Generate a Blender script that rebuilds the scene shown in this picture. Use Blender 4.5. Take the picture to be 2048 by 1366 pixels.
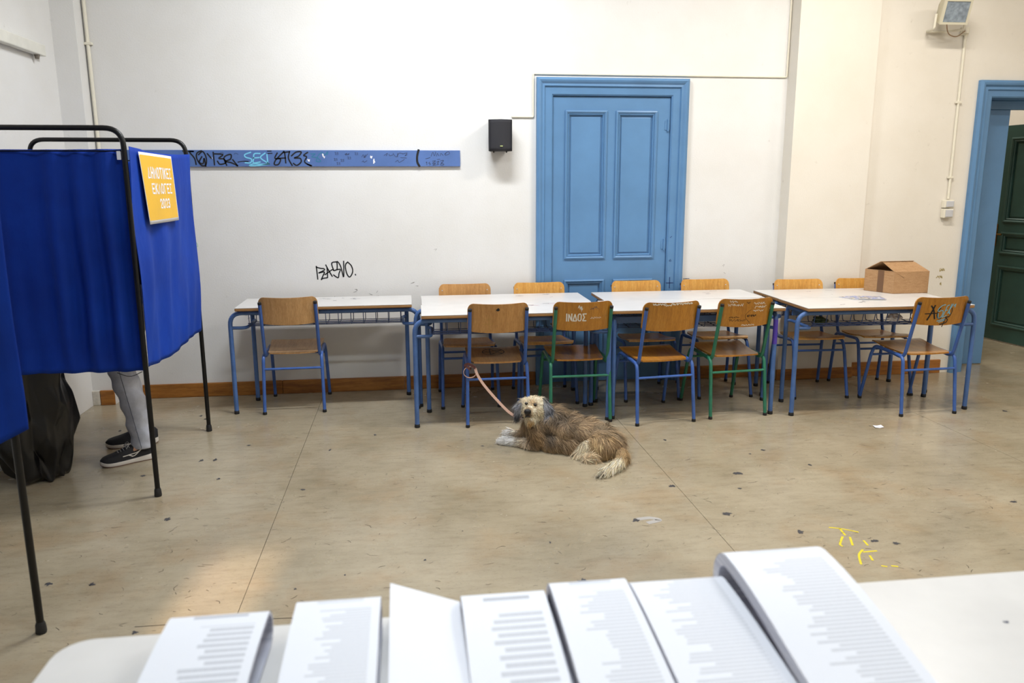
import bpy, bmesh, math, random
import numpy as np
from mathutils import Vector, Matrix
random.seed(7); RNG = np.random.default_rng(7)
for o in list(bpy.data.objects): bpy.data.objects.remove(o)
SC = bpy.context.scene
COL = SC.collection

# ------------------------------------------------------------------ camera
F_PX, PITCH, YAW, ROLL, CAM_D, CAM_H = 1566.5, 0.2004, 0.1294, -0.0036, 6.041, 1.593
_cy, _sy, _cp, _sp = math.cos(YAW), math.sin(YAW), math.cos(PITCH), math.sin(PITCH)
CF = Vector((_sy*_cp, _cy*_cp, -_sp)); _R = Vector((_cy, -_sy, 0)); _U = _R.cross(CF)
CR = _R*math.cos(ROLL) + _U*math.sin(ROLL); CU = -_R*math.sin(ROLL) + _U*math.cos(ROLL)
CO = Vector((0, -CAM_D, CAM_H))
cd = bpy.data.cameras.new('camera'); cam = bpy.data.objects.new('camera', cd); COL.objects.link(cam)
m = Matrix.Identity(4)
for i in range(3): m[i][0], m[i][1], m[i][2], m[i][3] = CR[i], CU[i], -CF[i], CO[i]
cam.matrix_world = m
cd.sensor_fit = 'HORIZONTAL'; cd.sensor_width = 36; cd.lens = F_PX*36/2048
cd.clip_start = .05; cd.clip_end = 60
cd.dof.use_dof = True; cd.dof.focus_distance = 5.2; cd.dof.aperture_fstop = 3.2
SC.camera = cam
def at(px, py, axis, val):
    """world point where the sight line of a measured photo point meets a plane of the room"""
    d = CF + CR*((px-1024)/F_PX) - CU*((py-683)/F_PX)
    return CO + d*((val-CO[axis])/d[axis])

# ------------------------------------------------------------------ world and exposure
W = bpy.data.worlds.new('world'); SC.world = W; W.use_nodes = True
W.node_tree.nodes['Background'].inputs[0].default_value = (.9, .92, 1, 1)
W.node_tree.nodes['Background'].inputs[1].default_value = 0.10
vs = SC.view_settings
vs.view_transform = 'Standard'; vs.look = 'None'; vs.gamma = 1; vs.use_curve_mapping = False
vs.exposure = -1.05
SC.cycles.caustics_reflective = False; SC.cycles.caustics_refractive = False; SC.cycles.sample_clamp_indirect = 3
# the room's ceiling lamps: x, y, watts, colour  (fixtures are built below)
LAMPS = [(.15, -1.55, 60, (.93, .965, 1)), (2.9, -1.75, 46, (1, .935, .85)),
         (.15, -4.3, 29, (.82, .92, 1)), (2.9, -4.3, 22, (.88, .95, 1)),
         (5.3, -3.0, 30, (1, .92, .83)), (5.0, 2.2, 34, (1, .95, .85))]
# low warm sun through the narrow window behind the photographer
sd_ = bpy.data.lights.new('sun', 'SUN'); sd_.energy = 15.0; sd_.color = (1, .74, .5); sd_.angle = math.radians(1.6)
sun = bpy.data.objects.new('sun', sd_); COL.objects.link(sun); sun.location = (-3, -12, 5)
sun.rotation_euler = Vector((.1356, 1, -.466*1.009)).to_track_quat('-Z', 'Y').to_euler()
LAMP_Z = 3.72

# ------------------------------------------------------------------ helpers
def lin(c):
    return tuple((v/12.92 if v <= .04045 else ((v+.055)/1.055)**2.4) for v in (x/255 for x in c[:3]))
def C4(c): return (*lin(c), 1)
class NT:
    def __init__(s, name):
        s.m = bpy.data.materials.new(name); s.m.use_nodes = True
        s.t = s.m.node_tree; s.b = s.t.nodes['Principled BSDF']
    def n(s, typ, **kw):
        nd = s.t.nodes.new(typ)
        for k, v in kw.items():
            if k.startswith('i_'):
                key = k[2:]; nd.inputs[int(key) if key.isdigit() else key.replace('_', ' ')].default_value = v
            else: setattr(nd, k, v)
        return nd
    def l(s, a, b): s.t.links.new(a, b)
    def coord(s, kind='Object', scale=(1, 1, 1), loc=(0, 0, 0)):
        tc = s.n('ShaderNodeTexCoord'); mp = s.n('ShaderNodeMapping')
        mp.inputs['Scale'].default_value = scale; mp.inputs['Location'].default_value = loc
        s.l(tc.outputs[kind], mp.inputs[0]); return mp.outputs[0]
    def noise(s, vec, scale, detail=4, rough=.6):
        nd = s.n('ShaderNodeTexNoise'); nd.inputs['Scale'].default_value = scale
        nd.inputs['Detail'].default_value = detail; nd.inputs['Roughness'].default_value = rough
        s.l(vec, nd.inputs['Vector']); return nd.outputs['Fac']
    def ramp(s, fac, stops):
        r = s.n('ShaderNodeValToRGB'); e = r.color_ramp.elements
        while len(e) < len(stops): e.new(.5)
        for el, (p, c) in zip(e, stops): el.position = p; el.color = C4(c) if len(c) == 3 else c
        s.l(fac, r.inputs[0]); return r.outputs[0]
    def mix(s, fac, a, b, mode='MIX'):
        nd = s.n('ShaderNodeMix', data_type='RGBA', blend_type=mode)
        for sock, v in ((nd.inputs[0], fac), (nd.inputs[6], a), (nd.inputs[7], b)):
            if hasattr(v, 'is_output'): s.l(v, sock)
            else: sock.default_value = v
        return nd.outputs[2]
    def bump(s, h, strength, dist=.01):
        b = s.n('ShaderNodeBump'); b.inputs['Strength'].default_value = strength; b.inputs['Distance'].default_value = dist
        s.l(h, b.inputs['Height']); s.l(b.outputs[0], s.b.inputs['Normal'])
def mat(name, rgb, rough=.5, metal=0, spec=.5, var=0, vscale=8, bump=0, bscale=60, coat=0):
    t = NT(name); b = t.b
    b.inputs['Base Color'].default_value = C4(rgb); b.inputs['Roughness'].default_value = rough
    b.inputs['Metallic'].default_value = metal; b.inputs['Specular IOR Level'].default_value = spec
    b.inputs['Coat Weight'].default_value = coat
    v = t.coord()
    if var:
        d = tuple(max(0, x*(1-var)) for x in rgb); u = tuple(min(255, x*(1+var*.5)) for x in rgb)
        t.l(t.ramp(t.noise(v, vscale), [(.3, d), (.7, u)]), b.inputs['Base Color'])
    if bump: t.bump(t.noise(v, bscale), bump, .004)
    return t.m

class MB:
    """collects shapes into one mesh"""
    def __init__(s): s.v = []; s.f = []; s.mi = []; s.uv = {}; s.cur = 0
    def add(s, vs_, fs):
        o = len(s.v); s.v += [tuple(v) for v in vs_]
        for f in fs: s.f.append(tuple(i+o for i in f)); s.mi.append(s.cur)
    def box(s, a, b, M=None):
        x0, y0, z0 = a; x1, y1, z1 = b
        vs_ = [Vector(p) for p in ((x0,y0,z0),(x1,y0,z0),(x1,y1,z0),(x0,y1,z0),(x0,y0,z1),(x1,y0,z1),(x1,y1,z1),(x0,y1,z1))]
        if M: vs_ = [M @ v for v in vs_]
        s.add(vs_, [(3,2,1,0),(4,5,6,7),(0,1,5,4),(1,2,6,5),(2,3,7,6),(3,0,4,7)])
    def bbox(s, a, b, c, M=None):
        """box with chamfered edges c"""
        bm = bmesh.new(); bmesh.ops.create_cube(bm, size=1)
        sx, sy, sz = (b[i]-a[i] for i in range(3))
        for v in bm.verts: v.co = Vector(((v.co.x+.5)*sx+a[0], (v.co.y+.5)*sy+a[1], (v.co.z+.5)*sz+a[2]))
        bmesh.ops.bevel(bm, geom=list(bm.edges), offset=c, segments=2, affect='EDGES', profile=.5)
        s.bm(bm, M)
    def bm(s, bm, M=None):
        bm.verts.index_update()
        s.add([(M @ v.co) if M else v.co for v in bm.verts], [[v.index for v in f.verts] for f in bm.faces]); bm.free()
    def loft(s, rings, closed=True, caps=True):
        n = len(rings[0]); vs_ = [p for r in rings for p in r]; fs = []
        for i in range(len(rings)-1):
            for j in range(n if closed else n-1):
                k = (j+1) % n; fs.append((i*n+j, i*n+k, (i+1)*n+k, (i+1)*n+j))
        if caps and closed:
            fs.append(tuple(range(n-1, -1, -1))); fs.append(tuple(range((len(rings)-1)*n, len(rings)*n)))
        s.add(vs_, fs)
    def tube(s, pts, r, seg=10, caps=True):
        pts = [Vector(p) for p in pts]; rings = []
        rr = r if isinstance(r, (list, tuple)) else [r]*len(pts)
        t0 = (pts[1]-pts[0]).normalized()
        nrm = t0.orthogonal().normalized()
        for i, p in enumerate(pts):
            t = (pts[min(i+1, len(pts)-1)]-pts[max(i-1, 0)]).normalized()
            nrm = (nrm - t*nrm.dot(t)).normalized(); bn = t.cross(nrm)
            k = 1.0
            rings.append([p + (nrm*math.cos(a)+bn*math.sin(a))*rr[i]*k for a in (2*math.pi*j/seg for j in range(seg))])
        s.loft(rings, True, caps)
    def lathe(s, prof, seg=16, M=None):
        rings = [[Vector((r*math.cos(a), r*math.sin(a), z)) for a in (2*math.pi*j/seg for j in range(seg))] for r, z in prof]
        if M: rings = [[M @ p for p in r] for r in rings]
        s.loft(rings)
    def sheet(s, fn, nu, nv):
        vs_ = [fn(i/nu, j/nv) for j in range(nv+1) for i in range(nu+1)]
        s.add(vs_, [(j*(nu+1)+i, j*(nu+1)+i+1, (j+1)*(nu+1)+i+1, (j+1)*(nu+1)+i) for j in range(nv) for i in range(nu)])
    def build(s, name, mats, parent=None, smooth=False, loc=None, recalc=True):
        me = bpy.data.meshes.new(name); me.from_pydata([tuple(v) for v in s.v], [], s.f)
        for mm in (mats if isinstance(mats, (list, tuple)) else [mats]): me.materials.append(mm)
        for p, i in zip(me.polygons, s.mi): p.material_index = i; p.use_smooth = smooth
        if recalc:
            b = bmesh.new(); b.from_mesh(me); bmesh.ops.recalc_face_normals(b, faces=b.faces); b.to_mesh(me); b.free()
        o = bpy.data.objects.new(name, me); COL.objects.link(o)
        if parent: o.parent = parent
        if loc: o.location = loc
        if smooth: me.set_sharp_from_angle(angle=math.radians(38))
        return o
def fillet(pts, rad, n=5):
    """polyline with rounded corners"""
    pts = [Vector(p) for p in pts]; out = [pts[0]]
    rads = rad if isinstance(rad, (list, tuple)) else [rad]*(len(pts)-2)
    for i in range(1, len(pts)-1):
        a, p, b = pts[i-1], pts[i], pts[i+1]; r = rads[i-1]
        d1 = (a-p); d2 = (b-p); k = min(r, d1.length*.48, d2.length*.48)
        s_, e = p+d1.normalized()*k, p+d2.normalized()*k
        for j in range(n+1):
            t = j/n; out.append(s_*(1-t)**2 + p*2*t*(1-t) + e*t*t)
    out.append(pts[-1]); return out
def empty(name, loc=(0, 0, 0), rz=0):
    o = bpy.data.objects.new(name, None); COL.objects.link(o); o.location = loc; o.rotation_euler = (0, 0, rz)
    o.empty_display_size = .1; return o
def tag(o, label=None, cat=None, group=None, kind=None):
    if label: o['label'] = label
    if cat: o['category'] = cat
    if group: o['group'] = group
    if kind: o['kind'] = kind
    return o
def kids(o): return [c for c in bpy.data.objects if c.parent == o]
def copy_tree(o, parent=None):
    c = o.copy(); COL.objects.link(c); c.parent = parent
    for ch in kids(o): copy_tree(ch, c)
    return c
def smooth_line(pts, n=6):
    P = [Vector((p[0], p[1], 0)) for p in pts]
    if len(P) < 3: return P
    out = []
    for i in range(len(P)-1):
        p0, p1, p2, p3 = P[max(i-1, 0)], P[i], P[i+1], P[min(i+2, len(P)-1)]
        for k in range(n):
            t = k/n
            out.append(.5*((2*p1)+(p2-p0)*t+(2*p0-5*p1+4*p2-p3)*t*t+(3*p1-p0-3*p2+p3)*t**3))
    out.append(P[-1]); return out
def strokes(mb, lines, w, mapf, smooth=True, dens=None):
    """pen strokes as thin ribbons laid on a surface: mapf(u, v) -> point"""
    for L in lines:
        P = smooth_line(L) if smooth else [Vector((p[0], p[1], 0)) for p in L]
        if dens:
            Q = [P[0]]
            for a, b in zip(P, P[1:]):
                k = max(1, int((b-a).length/dens)); Q += [a.lerp(b, (i+1)/k) for i in range(k)]
            P = Q
        P = [p for i, p in enumerate(P) if i == 0 or (p-P[i-1]).length > 1e-7]
        if len(P) < 2: continue
        vs_ = []
        ext0 = (P[0]-P[1]).normalized()*w*.5; ext1 = (P[-1]-P[-2]).normalized()*w*.5
        P = [P[0]+ext0]+P[1:-1]+[P[-1]+ext1] if len(P) > 2 else [P[0]+ext0, P[1]+ext1]
        for i, p in enumerate(P):
            t = (P[min(i+1, len(P)-1)]-P[max(i-1, 0)])
            t = t.normalized() if t.length else Vector((1, 0, 0))
            nn = Vector((-t.y, t.x, 0))*w*.5
            vs_ += [mapf((p+nn).x, (p+nn).y), mapf((p-nn).x, (p-nn).y)]
        mb.add(vs_, [(2*i, 2*i+1, 2*i+3, 2*i+2) for i in range(len(P)-1)])
GLYPH = {  # straight-stroke capitals in a unit cell, y up
 'Δ': [[(0,0),(.5,1),(1,0),(0,0)]], 'Η': [[(.08,0),(.08,1)],[(.92,0),(.92,1)],[(.08,.5),(.92,.5)]],
 'Μ': [[(.05,0),(.05,1),(.5,.35),(.95,1),(.95,0)]], 'Ο': [[(.08,.2),(.08,.8),(.3,1),(.7,1),(.92,.8),(.92,.2),(.7,0),(.3,0),(.08,.2)]],
 'Τ': [[(0,1),(1,1)],[(.5,1),(.5,0)]], 'Ι': [[(.5,0),(.5,1)]], 'Κ': [[(.08,0),(.08,1)],[(.95,1),(.1,.48)],[(.35,.62),(.95,0)]],
 'Ε': [[(.95,1),(.08,1),(.08,0),(.95,0)],[(.08,.5),(.8,.5)]], 'Σ': [[(.95,1),(.05,1),(.55,.5),(.05,0),(.95,0)]],
 'Λ': [[(0,0),(.5,1),(1,0)]], 'Γ': [[(.08,0),(.08,1),(.95,1)]], 'Ν': [[(.08,0),(.08,1),(.92,0),(.92,1)]],
 '2': [[(.08,.8),(.3,1),(.7,1),(.92,.8),(.92,.6),(.08,0),(.95,0)]], '0': [[(.08,.2),(.08,.8),(.3,1),(.7,1),(.92,.8),(.92,.2),(.7,0),(.3,0),(.08,.2)]],
 '3': [[(.08,.9),(.3,1),(.75,1),(.92,.8),(.75,.53),(.4,.53)],[(.75,.53),(.95,.25),(.75,0),(.25,0),(.05,.12)]],
 '1': [[(.2,.75),(.55,1),(.55,0)]], '7': [[(.05,1),(.95,1),(.4,0)]]}
def text_lines(txt, u0, v0, w, h, gap=.25):
    n = len(txt); ws = [.3 if ch in 'Ι1' else 1 for ch in txt]; cw = w/(sum(ws)+gap*(n-1)); out = []; u = u0
    for k_, ch in zip(ws, txt):
        for L in GLYPH[ch]: out.append([(u+(x if k_ == 1 else x-.5+.15)*cw, v0+y*h) for x, y in L])
        u += cw*(k_+gap)
    return out
def remesh(name, parts, voxel, material, parent=None, smooth=6):
    """one continuous surface grown round ellipsoids and tapered limbs"""
    bm = bmesh.new()
    for p in parts:
        if p[0] == 'e':
            _, c, r, ax = p
            M = Matrix.Translation(c)
            if ax is not None:
                x = Vector(ax).normalized(); z = Vector((0, 0, 1)); y = z.cross(x)
                y = y.normalized() if y.length > 1e-4 else Vector((0, 1, 0)); z = x.cross(y)
                M = M @ Matrix(((x.x, y.x, z.x, 0), (x.y, y.y, z.y, 0), (x.z, y.z, z.z, 0), (0, 0, 0, 1)))
            bmesh.ops.create_icosphere(bm, subdivisions=3, radius=1, matrix=M @ Matrix.Diagonal((*r, 1)))
        else:
            pts, rr = p[1], p[2]
            for i in range(len(pts)-1):
                a, b = Vector(pts[i]), Vector(pts[i+1]); n = max(2, int((b-a).length/(.5*min(rr[i], rr[i+1])))+1)
                for k in range(n+1):
                    t = k/n
                    bmesh.ops.create_icosphere(bm, subdivisions=2, radius=rr[i]*(1-t)+rr[i+1]*t, matrix=Matrix.Translation(a.lerp(b, t)))
    me = bpy.data.meshes.new(name); bm.to_mesh(me); bm.free()
    o = bpy.data.objects.new(name, me); COL.objects.link(o)
    md = o.modifiers.new('r', 'REMESH'); md.mode = 'VOXEL'; md.voxel_size = voxel
    if smooth:
        ms = o.modifiers.new('s', 'SMOOTH'); ms.factor = .5; ms.iterations = smooth
    dg = bpy.context.evaluated_depsgraph_get(); dg.update()
    me2 = bpy.data.meshes.new_from_object(o.evaluated_get(dg)); me2.name = name
    o.modifiers.clear(); o.data = me2; bpy.data.meshes.remove(me)
    me2.materials.clear(); me2.materials.append(material)
    for p in me2.polygons: p.use_smooth = True
    if parent: o.parent = parent
    return o

# ------------------------------------------------------------------ materials
def mat_wall(name, base, dirt):
    t = NT(name); v = t.coord('Object')
    n1 = t.noise(v, 1.3, 5); n2 = t.noise(v, 90, 3, .7)
    c = t.ramp(n1, [(.35, dirt), (.62, base)])
    fine = t.ramp(t.noise(v, 14, 6, .75), [(.27, (196, 190, 182)), (.36, (255, 255, 255))])
    t.l(t.mix(.35, c, fine, 'MULTIPLY'), t.b.inputs['Base Color'])
    t.b.inputs['Roughness'].default_value = .62; t.b.inputs['Specular IOR Level'].default_value = .25
    t.bump(n2, .22, .004); return t.m
M_WALL = mat_wall('plaster_white', (231, 230, 228), (225, 223, 219))
M_WALLC = mat_wall('plaster_cream', (234, 228, 217), (228, 221, 208))
M_CEIL = mat('ceiling_paint', (238, 236, 230), .8)
M_WHITE = mat('white_enamel', (228, 226, 216), .4, var=.04)
M_IVORY = mat('ivory_plastic', (232, 226, 208), .4)
M_GREYPL = mat('grey_plastic', (198, 199, 203), .4)
def mat_floor():
    t = NT('worn_vinyl'); v = t.coord('Object', (1, 1, 1))
    vs2 = t.coord('Object', (3, 11, 1)); vs3 = t.coord('Object', (14, 40, 1))
    c = t.ramp(t.noise(v, 1.1, 6, .62), [(.3, (152, 141, 118)), (.5, (173, 162, 139)), (.7, (190, 179, 156))])
    st = t.ramp(t.noise(vs2, 2.2, 5, .7), [(.33, (150, 132, 110)), (.5, (215, 210, 202)), (.75, (240, 238, 234))])
    c = t.mix(.3, c, st, 'MULTIPLY')
    fs = t.ramp(t.noise(vs3, 3.5, 4, .75), [(.3, (95, 80, 64)), (.42, (235, 232, 228))])
    c = t.mix(.45, c, fs, 'MULTIPLY')
    sp = t.ramp(t.noise(v, 46, 4, .8), [(.29, (80, 68, 56)), (.36, (255, 255, 255))])
    c = t.mix(.6, c, sp, 'MULTIPLY')
    wash = t.ramp(t.noise(v, 2.7, 5, .6), [(.5, (255, 255, 255)), (.68, (246, 226, 206))])
    c = t.mix(.5, c, wash, 'MULTIPLY')
    t.l(c, t.b.inputs['Base Color'])
    r = t.ramp(t.noise(v, 3, 5), [(.3, (105, 105, 105)), (.7, (150, 150, 150))])
    t.l(r, t.b.inputs['Roughness']); t.b.inputs['Specular IOR Level'].default_value = .42
    t.bump(t.noise(v, 120, 3), .12, .002); return t.m
M_FLOOR = mat_floor()
M_SLAB = mat('dark_screed', (52, 44, 36), .9)
M_BLUEDOOR = mat('blue_gloss_paint', (92, 134, 176), .38, var=.05, vscale=3, bump=.08, bscale=35)
M_BLUERAIL = mat('blue_board_paint', (82, 112, 170), .45, var=.06, vscale=5)
M_GREENDOOR = mat('dark_green_paint', (54, 86, 80), .4, var=.08, vscale=4)
M_BRASS = mat('aged_brass', (130, 96, 48), .4, .9)
def mat_wood(name, lo, mid, hi, rough, scale=(1.5, 26, 26), coat=0):
    t = NT(name); v = t.coord('Object', scale)
    c = t.ramp(t.noise(v, 3, 5, .65), [(.28, lo), (.5, mid), (.74, hi)])
    f = t.ramp(t.noise(t.coord('Object', tuple(x*5 for x in scale)), 4, 3), [(.35, (205, 196, 184)), (.6, (255, 255, 255))])
    t.l(t.mix(.55, c, f, 'MULTIPLY'), t.b.inputs['Base Color'])
    t.b.inputs['Roughness'].default_value = rough; t.b.inputs['Coat Weight'].default_value = coat; t.b.inputs['Coat Roughness'].default_value = .15
    return t.m
WS = (14, 14, 1.3)
M_PLYLIGHT = mat_wood('beech_ply', (176, 132, 82), (194, 150, 98), (206, 164, 114), .42, (18, 2, 2.0))
M_PLYTAN = mat_wood('tan_ply', (170, 120, 66), (190, 140, 82), (204, 156, 98), .40, (18, 2, 2.0))
M_PLYORANGE = mat_wood('orange_varnished_ply', (158, 100, 26), (182, 122, 36), (196, 138, 52), .28, (18, 2, 2.0), .25)
M_PLYYELLOW = mat_wood('yellow_varnished_ply', (196, 136, 58), (214, 158, 78), (226, 176, 98), .30, (18, 2, 2.0), .2)
M_PLYEDGE = mat_wood('desk_edge_ply', (128, 88, 48), (160, 118, 70), (176, 134, 84), .55, (2, 2, 60))
M_SKIRT = mat_wood('varnished_pine', (116, 70, 26), (164, 106, 44), (186, 126, 58), .42, (1.2, 30, 14))
M_SKIRTW = mat('painted_skirting', (214, 208, 196), .5, var=.1, vscale=20)
M_LAMINATE = mat('white_laminate', (219, 217, 215), .28, var=.03, vscale=6)
M_BLUETUBE = mat('blue_enamel_tube', (62, 98, 168), .36, var=.09, vscale=12)
M_BLUETUBE2 = mat('chalky_blue_tube', (74, 108, 164), .42, var=.1, vscale=12)
M_GREENTUBE = mat('green_enamel_tube', (44, 116, 90), .4, var=.1, vscale=12)
M_PURPLE = mat('purple_marker', (84, 62, 176), .45)
M_CAP = mat('black_rubber', (24, 24, 27), .6)
M_WIRE = mat('dark_blue_wire', (46, 66, 110), .45)
M_BLACKTUBE = mat('black_enamel_tube', (9, 9, 10), .38, spec=.35)
def mat_cloth():
    t = NT('royal_blue_cotton'); v = t.coord('Object')
    c = t.ramp(t.noise(v, 3, 4), [(.3, (6, 44, 134)), (.7, (10, 56, 156))])
    t.l(c, t.b.inputs['Base Color']); t.b.inputs['Roughness'].default_value = .75
    t.b.inputs['Specular IOR Level'].default_value = .2; t.b.inputs['Sheen Weight'].default_value = .15
    t.b.inputs['Sheen Tint'].default_value = C4((70, 120, 230))
    w = t.n('ShaderNodeTexNoise'); w.inputs['Scale'].default_value = 22; w.inputs['Detail'].default_value = 5
    mp = t.coord('Object', (1, 1, .5)); t.l(mp, w.inputs['Vector']); t.bump(w.outputs['Fac'], .35, .01); return t.m
M_CLOTH = mat_cloth()
M_BLACKINK = mat('black_marker', (16, 17, 22), .5)
M_WHITEINK = mat('white_correction_fluid', (230, 226, 214), .6)
M_CYANINK = mat('light_blue_paint_marker', (120, 200, 232), .5)
M_TEALINK = mat('teal_marker', (40, 120, 150), .5)
M_DARKINK = mat('thin_dark_pen', (52, 60, 88), .5)
M_YELLOWINK = mat('yellow_paint', (222, 202, 40), .5)
M_OLIVEINK = mat('olive_pen', (160, 140, 60), .6)
M_PAPER = mat('white_paper', (236, 238, 246), .6)
M_POSTER = mat('poster_yellow', (232, 181, 44), .5, var=.04, vscale=4)
M_SPEAKER = mat('black_speaker_shell', (24, 24, 30), .5, bump=.1, bscale=200)
M_GRILLE = mat('black_speaker_grille', (30, 30, 37), .65, bump=.6, bscale=500)

# ------------------------------------------------------------------ the room
XL, XR, YB, ZC = -2.33, 6.6, -7.6, 3.8
def S(o): return tag(o, kind='structure')
fl = MB(); fl.box((XL-.2, YB-.1, -.08), (XR+.2, 4.2, -.003)); FLOOR = S(fl.build('floor', M_SLAB))
seams = [XL, -.684, 1.379, 3.478, 5.55, XR]
for a, b in zip(seams, seams[1:]):
    s_ = MB(); s_.box((a+.0012, YB, -.003), (b-.0012, 4.2, 0)); s_.build('vinyl_sheet', M_FLOOR, FLOOR)
# back wall: door openings cut out; the door recess behind
YR = -.10           # right part of the back wall stands slightly forward
D1 = (.975, 2.155, 2.36)     # outer frame of the blue door
D2L, D2T = 4.50, 2.37
w = MB()
w.box((XL, 0, 0), (D1[0]+.06, .25, ZC)); w.box((D1[0]+.06, 0, D1[2]-.06), (D1[1]-.06, .25, ZC)); w.box((D1[1]-.06, 0, 0), (3.2, .25, ZC))
WALLB = S(w.build('wall_back', M_WALL))
w = MB(); w.box((2.955, -.145, 0), (3.60, .1, ZC)); S(w.build('wall_pilaster', M_WALLC))
w = MB(); w.box((3.60, YR, 0), (D2L+.07, .25, ZC)); w.box((D2L+.07, YR, D2T-.07), (6.12, .25, ZC)); w.box((6.12, YR, 0), (XR, .25, ZC))
WALLR2 = S(w.build('wall_back_right', M_WALLC))
w = MB(); w.box((XL, -.14, 0), (-2.178, .05, ZC)); S(w.build('wall_chase', M_WALL))
w = MB(); w.box((XL-.2, YB, 0), (XL, 0, ZC)); S(w.build('wall_left', M_WALL))
w = MB(); w.box((XR, YB, 0), (XR+.2, 4.2, ZC)); S(w.build('wall_right', M_WALLC))
w = MB(); w.box((XL-.2, YB-.2, 0), (-1.6, YB, ZC)); w.box((-1.2, YB-.2, 0), (XR+.2, YB, ZC)); w.box((-1.6, YB-.2, 0), (-1.2, YB, 1.0)); w.box((-1.6, YB-.2, 2.4), (-1.2, YB, ZC)); S(w.build('wall_front', M_WALL))
w = MB(); w.box((XL-.2, YB-.2, ZC), (XR+.2, 4.2, ZC+.15)); S(w.build('ceiling', M_CEIL))
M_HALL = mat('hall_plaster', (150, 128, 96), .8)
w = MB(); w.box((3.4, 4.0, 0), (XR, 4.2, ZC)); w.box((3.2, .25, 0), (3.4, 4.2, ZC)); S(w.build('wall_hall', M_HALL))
def board(name, x0, x1, y, h, m_, t=.018, nb=1):
    b = MB(); b.bbox((x0, y-t, 0), (x1, y, h), .004); return S(b.build(name, m_))
for i, (a, b_) in enumerate(((-2.176, -1.0), (-.998, -.07), (-.068, D1[0]-.002), (D1[1]+.002, 2.95))):
    board('baseboard_back' if i == 0 else f'baseboard_back.{i:03d}', a, b_, 0, .106, M_SKIRT)
board('baseboard_chase', -2.275, -2.178, -.14, .11, M_SKIRT)
board('baseboard_corner', XL, -2.278, -.14, .11, M_SKIRTW)
board('baseboard_pilaster', 2.94, 3.60, -.145, .088, M_SKIRT)
board('baseboard_right', 3.605, 4.42, YR, .115, M_SKIRT)

# narrow window in the wall behind the photographer
wn_ = S(empty('window_1', (-1.40, YB, 1.70)))
b = MB()
for a_, c_ in (((-.2, -.12, -.7), (.2, -.04, -.66)), ((-.2, -.12, .66), (.2, -.04, .7)), ((-.2, -.12, -.66), (-.165, -.04, .66)), ((.165, -.12, -.66), (.2, -.04, .66))): b.box(a_, c_)
b.build('window_frame', M_WHITE, wn_)
M_PANE = NT('window_glass'); nt = M_PANE
tr_ = nt.n('ShaderNodeBsdfTransparent'); gl_ = nt.n('ShaderNodeBsdfGlossy'); gl_.inputs['Roughness'].default_value = .02; mx_ = nt.n('ShaderNodeMixShader'); mx_.inputs[0].default_value = .06
nt.l(tr_.outputs[0], mx_.inputs[1]); nt.l(gl_.outputs[0], mx_.inputs[2]); nt.l(mx_.outputs[0], nt.t.nodes['Material Output'].inputs['Surface']); M_PANE = nt.m
b = MB(); b.box((-.165, -.09, -.66), (.165, -.085, .66)); b.build('pane', M_PANE, wn_)

# blue panelled door
door = S(empty('door_1', (0, 0, 0)))
def arch(mb, x0, x1, zt, y, wd, prof):
    """three-sided moulding swept round a doorway with mitred corners; prof = (inset, depth)"""
    rings = []
    for path in range(4):
        r = []
        for ins, dep in prof:
            X0, X1, Z = x0+ins, x1-ins, zt-ins
            r.append(Vector([(X0, y-dep, 0), (X0, y-dep, Z), (X1, y-dep, Z), (X1, y-dep, 0)][path]))
        rings.append(r)
    mb.loft(rings, closed=True, caps=True)
a = MB(); arch(a, D1[0], D1[1], D1[2], 0, .13, [(0, -.05), (0, .035), (.018, .045), (.03, .04), (.045, .028), (.06, .03), (.066, .016), (.118, .014), (.128, .004), (.132, -.05)])
a.build('door_frame', M_BLUEDOOR, door)
LX0, LX1, LZ = D1[0]+.132, D1[1]-.132, D1[2]-.132
def panel_leaf(parent, mname, x0, x1, z0, z1, y, panels, m_, recess=.016, mould=.03):
    """door leaf of stiles and rails round sunk panels with raised mouldings"""
    lf = MB(); zs = sorted({z0, z1, *[p[2] for p in panels], *[p[3] for p in panels]}); xs = sorted({x0, x1, *[p[0] for p in panels], *[p[1] for p in panels]})
    for i in range(len(xs)-1):
        for j in range(len(zs)-1):
            cx, cz = (xs[i]+xs[i+1])/2, (zs[j]+zs[j+1])/2
            inside = any(p[0] < cx < p[1] and p[2] < cz < p[3] for p in panels)
            lf.box((xs[i], y+(recess if inside else 0), zs[j]), (xs[i+1], y+.045, zs[j+1]))
    lf.build(mname, m_, parent)
    for p in panels:
        mo = MB()
        for (ins0, ins1, d) in ((-.004, mould*.55, .011), (mould*.55, mould, .002)):
            rings = []
            for k in range(5):
                c = [(0, 0), (1, 0), (1, 1), (0, 1)][k % 4]
                def pt(ins, dep): return Vector((p[0]+ins if c[0] == 0 else p[1]-ins, y-dep, p[2]+ins if c[1] == 0 else p[3]-ins))
                rings.append([pt(ins0, -recess), pt(ins0, d), pt(ins0*.5+ins1*.5, d+.004), pt(ins1, d-.004), pt(ins1, -recess)])
            mo.loft(rings, closed=True, caps=False)
        fld = MB(); i_ = mould+.012; fld.bbox((p[0]+i_, y+recess-.007, p[2]+i_), (p[1]-i_, y+recess+.01, p[3]-i_), .005)
        q = fld.build('door_panel', m_, parent); mo.build('moulding', m_, q)
panel_leaf(door, 'door_leaf', LX0, LX1, .01, LZ-.002, .012,
           [(1.205, 1.522, 1.004, 2.122), (1.60, 1.917, 1.004, 2.122), (1.205, 1.522, .18, .832), (1.60, 1.917, .18, .832)], M_BLUEDOOR)
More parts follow.
